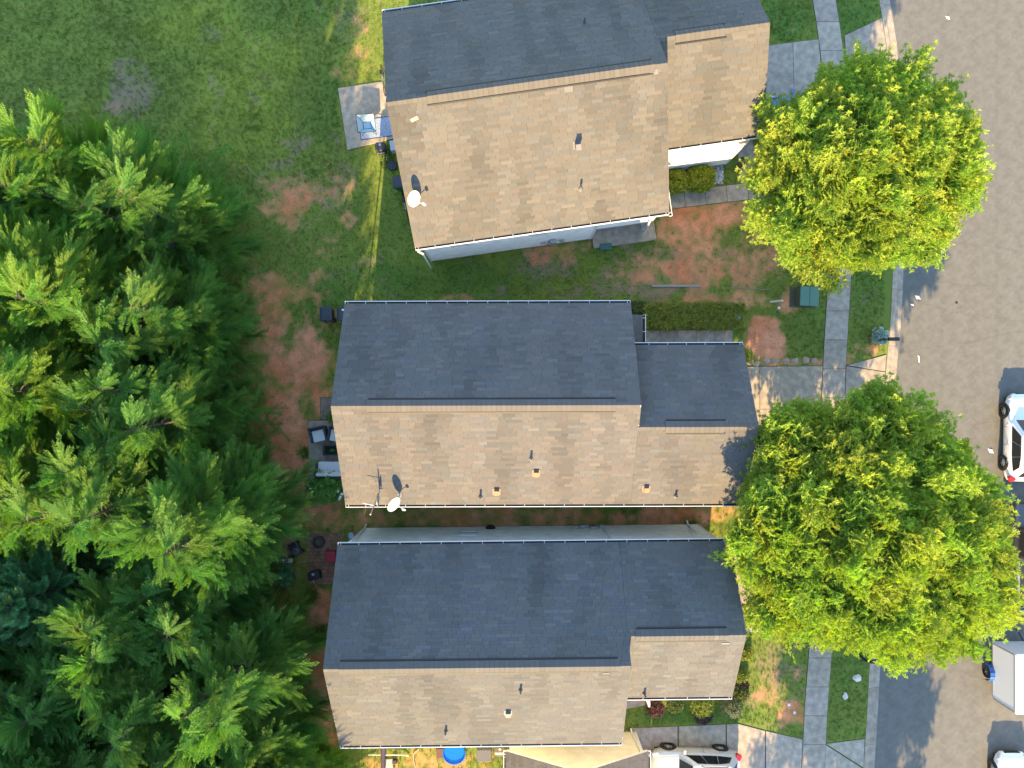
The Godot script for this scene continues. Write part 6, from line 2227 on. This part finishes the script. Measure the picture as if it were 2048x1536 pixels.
		pb.quad(Vector3(-k[2], 0.006, -k[3]), Vector3(k[2] * 0.3, 0.046, -k[3] * 0.7), Vector3(k[2], 0.008, k[3]), Vector3(-k[2] * 0.4, 0.026, k[3] * 0.8), Vector3.DOWN)
		var o := obj("paper_scrap", pb, M.paper)
		o.position = at(k[0], k[1], ROAD_Y)
		tag(o, k[4], "litter", "paper litter on the road")
	b = MB.new()
	b.lathe([Vector2(0.07, 0.0), Vector2(0.065, 0.008), Vector2(0, 0.008)], 14)
	var vl := obj("road_valve_cover", b, M.black)  # a small round valve cover set in the asphalt
	vl.position = at(1913, 605, ROAD_Y)
	tag(vl, "small dark round valve lid in the middle of the road", "road_valve_cover")

func mailbox(label: String, c: Vector3, turn: float) -> void:
	var root := thing("mailbox", label, "mailbox", Vector3(c.x, 0, c.z), turn, "mailboxes at the kerb")
	var b := MB.new()
	b.rbox(Vector3(-0.42, 0.5, 0), Vector3(0.09, 1.15, 0.09), 0.012)
	obj("post", b, M.black, root)
	b = MB.new()
	b.box(Vector3(-0.25, 0.93, 0), Vector3(0.8, 0.06, 0.06))
	obj("arm", b, M.black, root)
	b = MB.new()
	for k in 9:
		var a0 := PI * k / 9.0
		var a1 := PI * (k + 1) / 9.0
		var q0 := Vector3(0, 0.1 + 0.09 * sin(a0), 0.09 * cos(a0))
		var q1 := Vector3(0, 0.1 + 0.09 * sin(a1), 0.09 * cos(a1))
		var o := Vector3(0, 0.965, 0)
		var e := Vector3(0.27, 0, 0)
		b.quad(o + q0 - e, o + q1 - e, o + q1 + e, o + q0 + e, q0 + q1)
		for s in [-1.0, 1.0]:
			b.tri(o + q0 + e * s, o + q1 + e * s, o + e * s, e * s)
	for s in [-1.0, 1.0]:
		b.quad(Vector3(-0.27, 0.965, s * 0.09), Vector3(0.27, 0.965, s * 0.09), Vector3(0.27, 1.065, s * 0.09), Vector3(-0.27, 1.065, s * 0.09), Vector3(0, 0, s))
	b.smooth(40)
	obj("box", b, M.black, root)
	b = MB.new()
	b.box(Vector3(0.12, 1.1, -0.098), Vector3(0.16, 0.05, 0.008))
	obj("flag", b, M.red_lens, root)

func bicycle(label: String, c: Vector3, turn: float) -> void:
	var root := thing("bicycle", label, "bicycle", Vector3(c.x, 0, c.z), turn, "bicycles at the angled house")
	for x in [-0.5, 0.5]:
		var b := MB.new()
		b.lathe([Vector2(0.29, -0.02), Vector2(0.33, 0.0), Vector2(0.29, 0.02), Vector2(0.29, -0.02)], 22, Transform3D(Basis(Vector3.RIGHT, PI / 2), Vector3(x, 0.33, 0)))
		obj("wheel", b, M.rubber, root)
	var b := MB.new()
	for s in [[-0.5, 0.33, -0.12, 0.3], [-0.12, 0.3, -0.2, 0.82], [-0.12, 0.3, 0.36, 0.78], [-0.18, 0.72, 0.36, 0.78], [-0.5, 0.33, -0.18, 0.72], [0.5, 0.33, 0.34, 0.95]]:
		b.tube([Vector3(s[0], s[1], 0), Vector3(s[2], s[3], 0)], [0.02, 0.02], 6)
	obj("frame", b, M.grey_metal, root)
	b = MB.new()
	b.tube([Vector3(0.3, 0.97, -0.27), Vector3(0.35, 0.97, 0), Vector3(0.3, 0.97, 0.27)], [0.015, 0.016, 0.015], 6)
	obj("handlebar", b, M.dark_metal, root)
	b = MB.new()
	b.rbox(Vector3(-0.22, 0.86, 0), Vector3(0.26, 0.06, 0.14), 0.04)
	obj("saddle", b, M.black, root)

# ---------------------------------------------------------------- scene
func _ready() -> void:
	var cam := Camera3D.new()
	cam.name = "camera"
	cam.position = Vector3(0, H, 0)
	cam.rotation_degrees = Vector3(-90, 0, 0)
	cam.fov = 55.0
	cam.near = 0.1
	cam.far = 1500.0
	add_child(cam)
	cam.current = true
	var we := WorldEnvironment.new()
	we.name = "world_environment"
	var env := Environment.new()
	var sky := Sky.new()
	var sm := ProceduralSkyMaterial.new()
	sm.sky_top_color = Color(0.53, 0.67, 0.83)
	sm.sky_horizon_color = Color(0.87, 0.88, 0.87)
	sm.sky_curve = 0.18
	sm.ground_bottom_color = Color(0.25, 0.24, 0.2)
	sm.ground_horizon_color = Color(0.6, 0.6, 0.58)
	sm.sky_energy_multiplier = 0.93
	sky.sky_material = sm
	env.background_mode = Environment.BG_SKY
	env.sky = sky
	env.tonemap_mode = Environment.TONE_MAPPER_LINEAR
	env.tonemap_exposure = 3.8
	env.sdfgi_enabled = true
	env.ssao_enabled = true
	env.ssil_enabled = true
	we.environment = env
	add_child(we)
	var sun := DirectionalLight3D.new()
	sun.name = "sun"
	sun.light_energy = 1.58
	sun.light_color = Color(1.0, 0.86, 0.62)
	sun.light_angular_distance = 0.5
	sun.shadow_enabled = true
	var el := deg_to_rad(25.0)
	var az := deg_to_rad(5.0)
	var dir := Vector3(sin(az) * cos(el), -sin(el), -cos(az) * cos(el))
	sun.basis = Basis.looking_at(dir, Vector3.UP)
	add_child(sun)
	rng.seed = 1
	make_materials()
	build_ground()
	build_houses()
	build_vehicles()
	build_things()
	build_plants()
	build_grass()
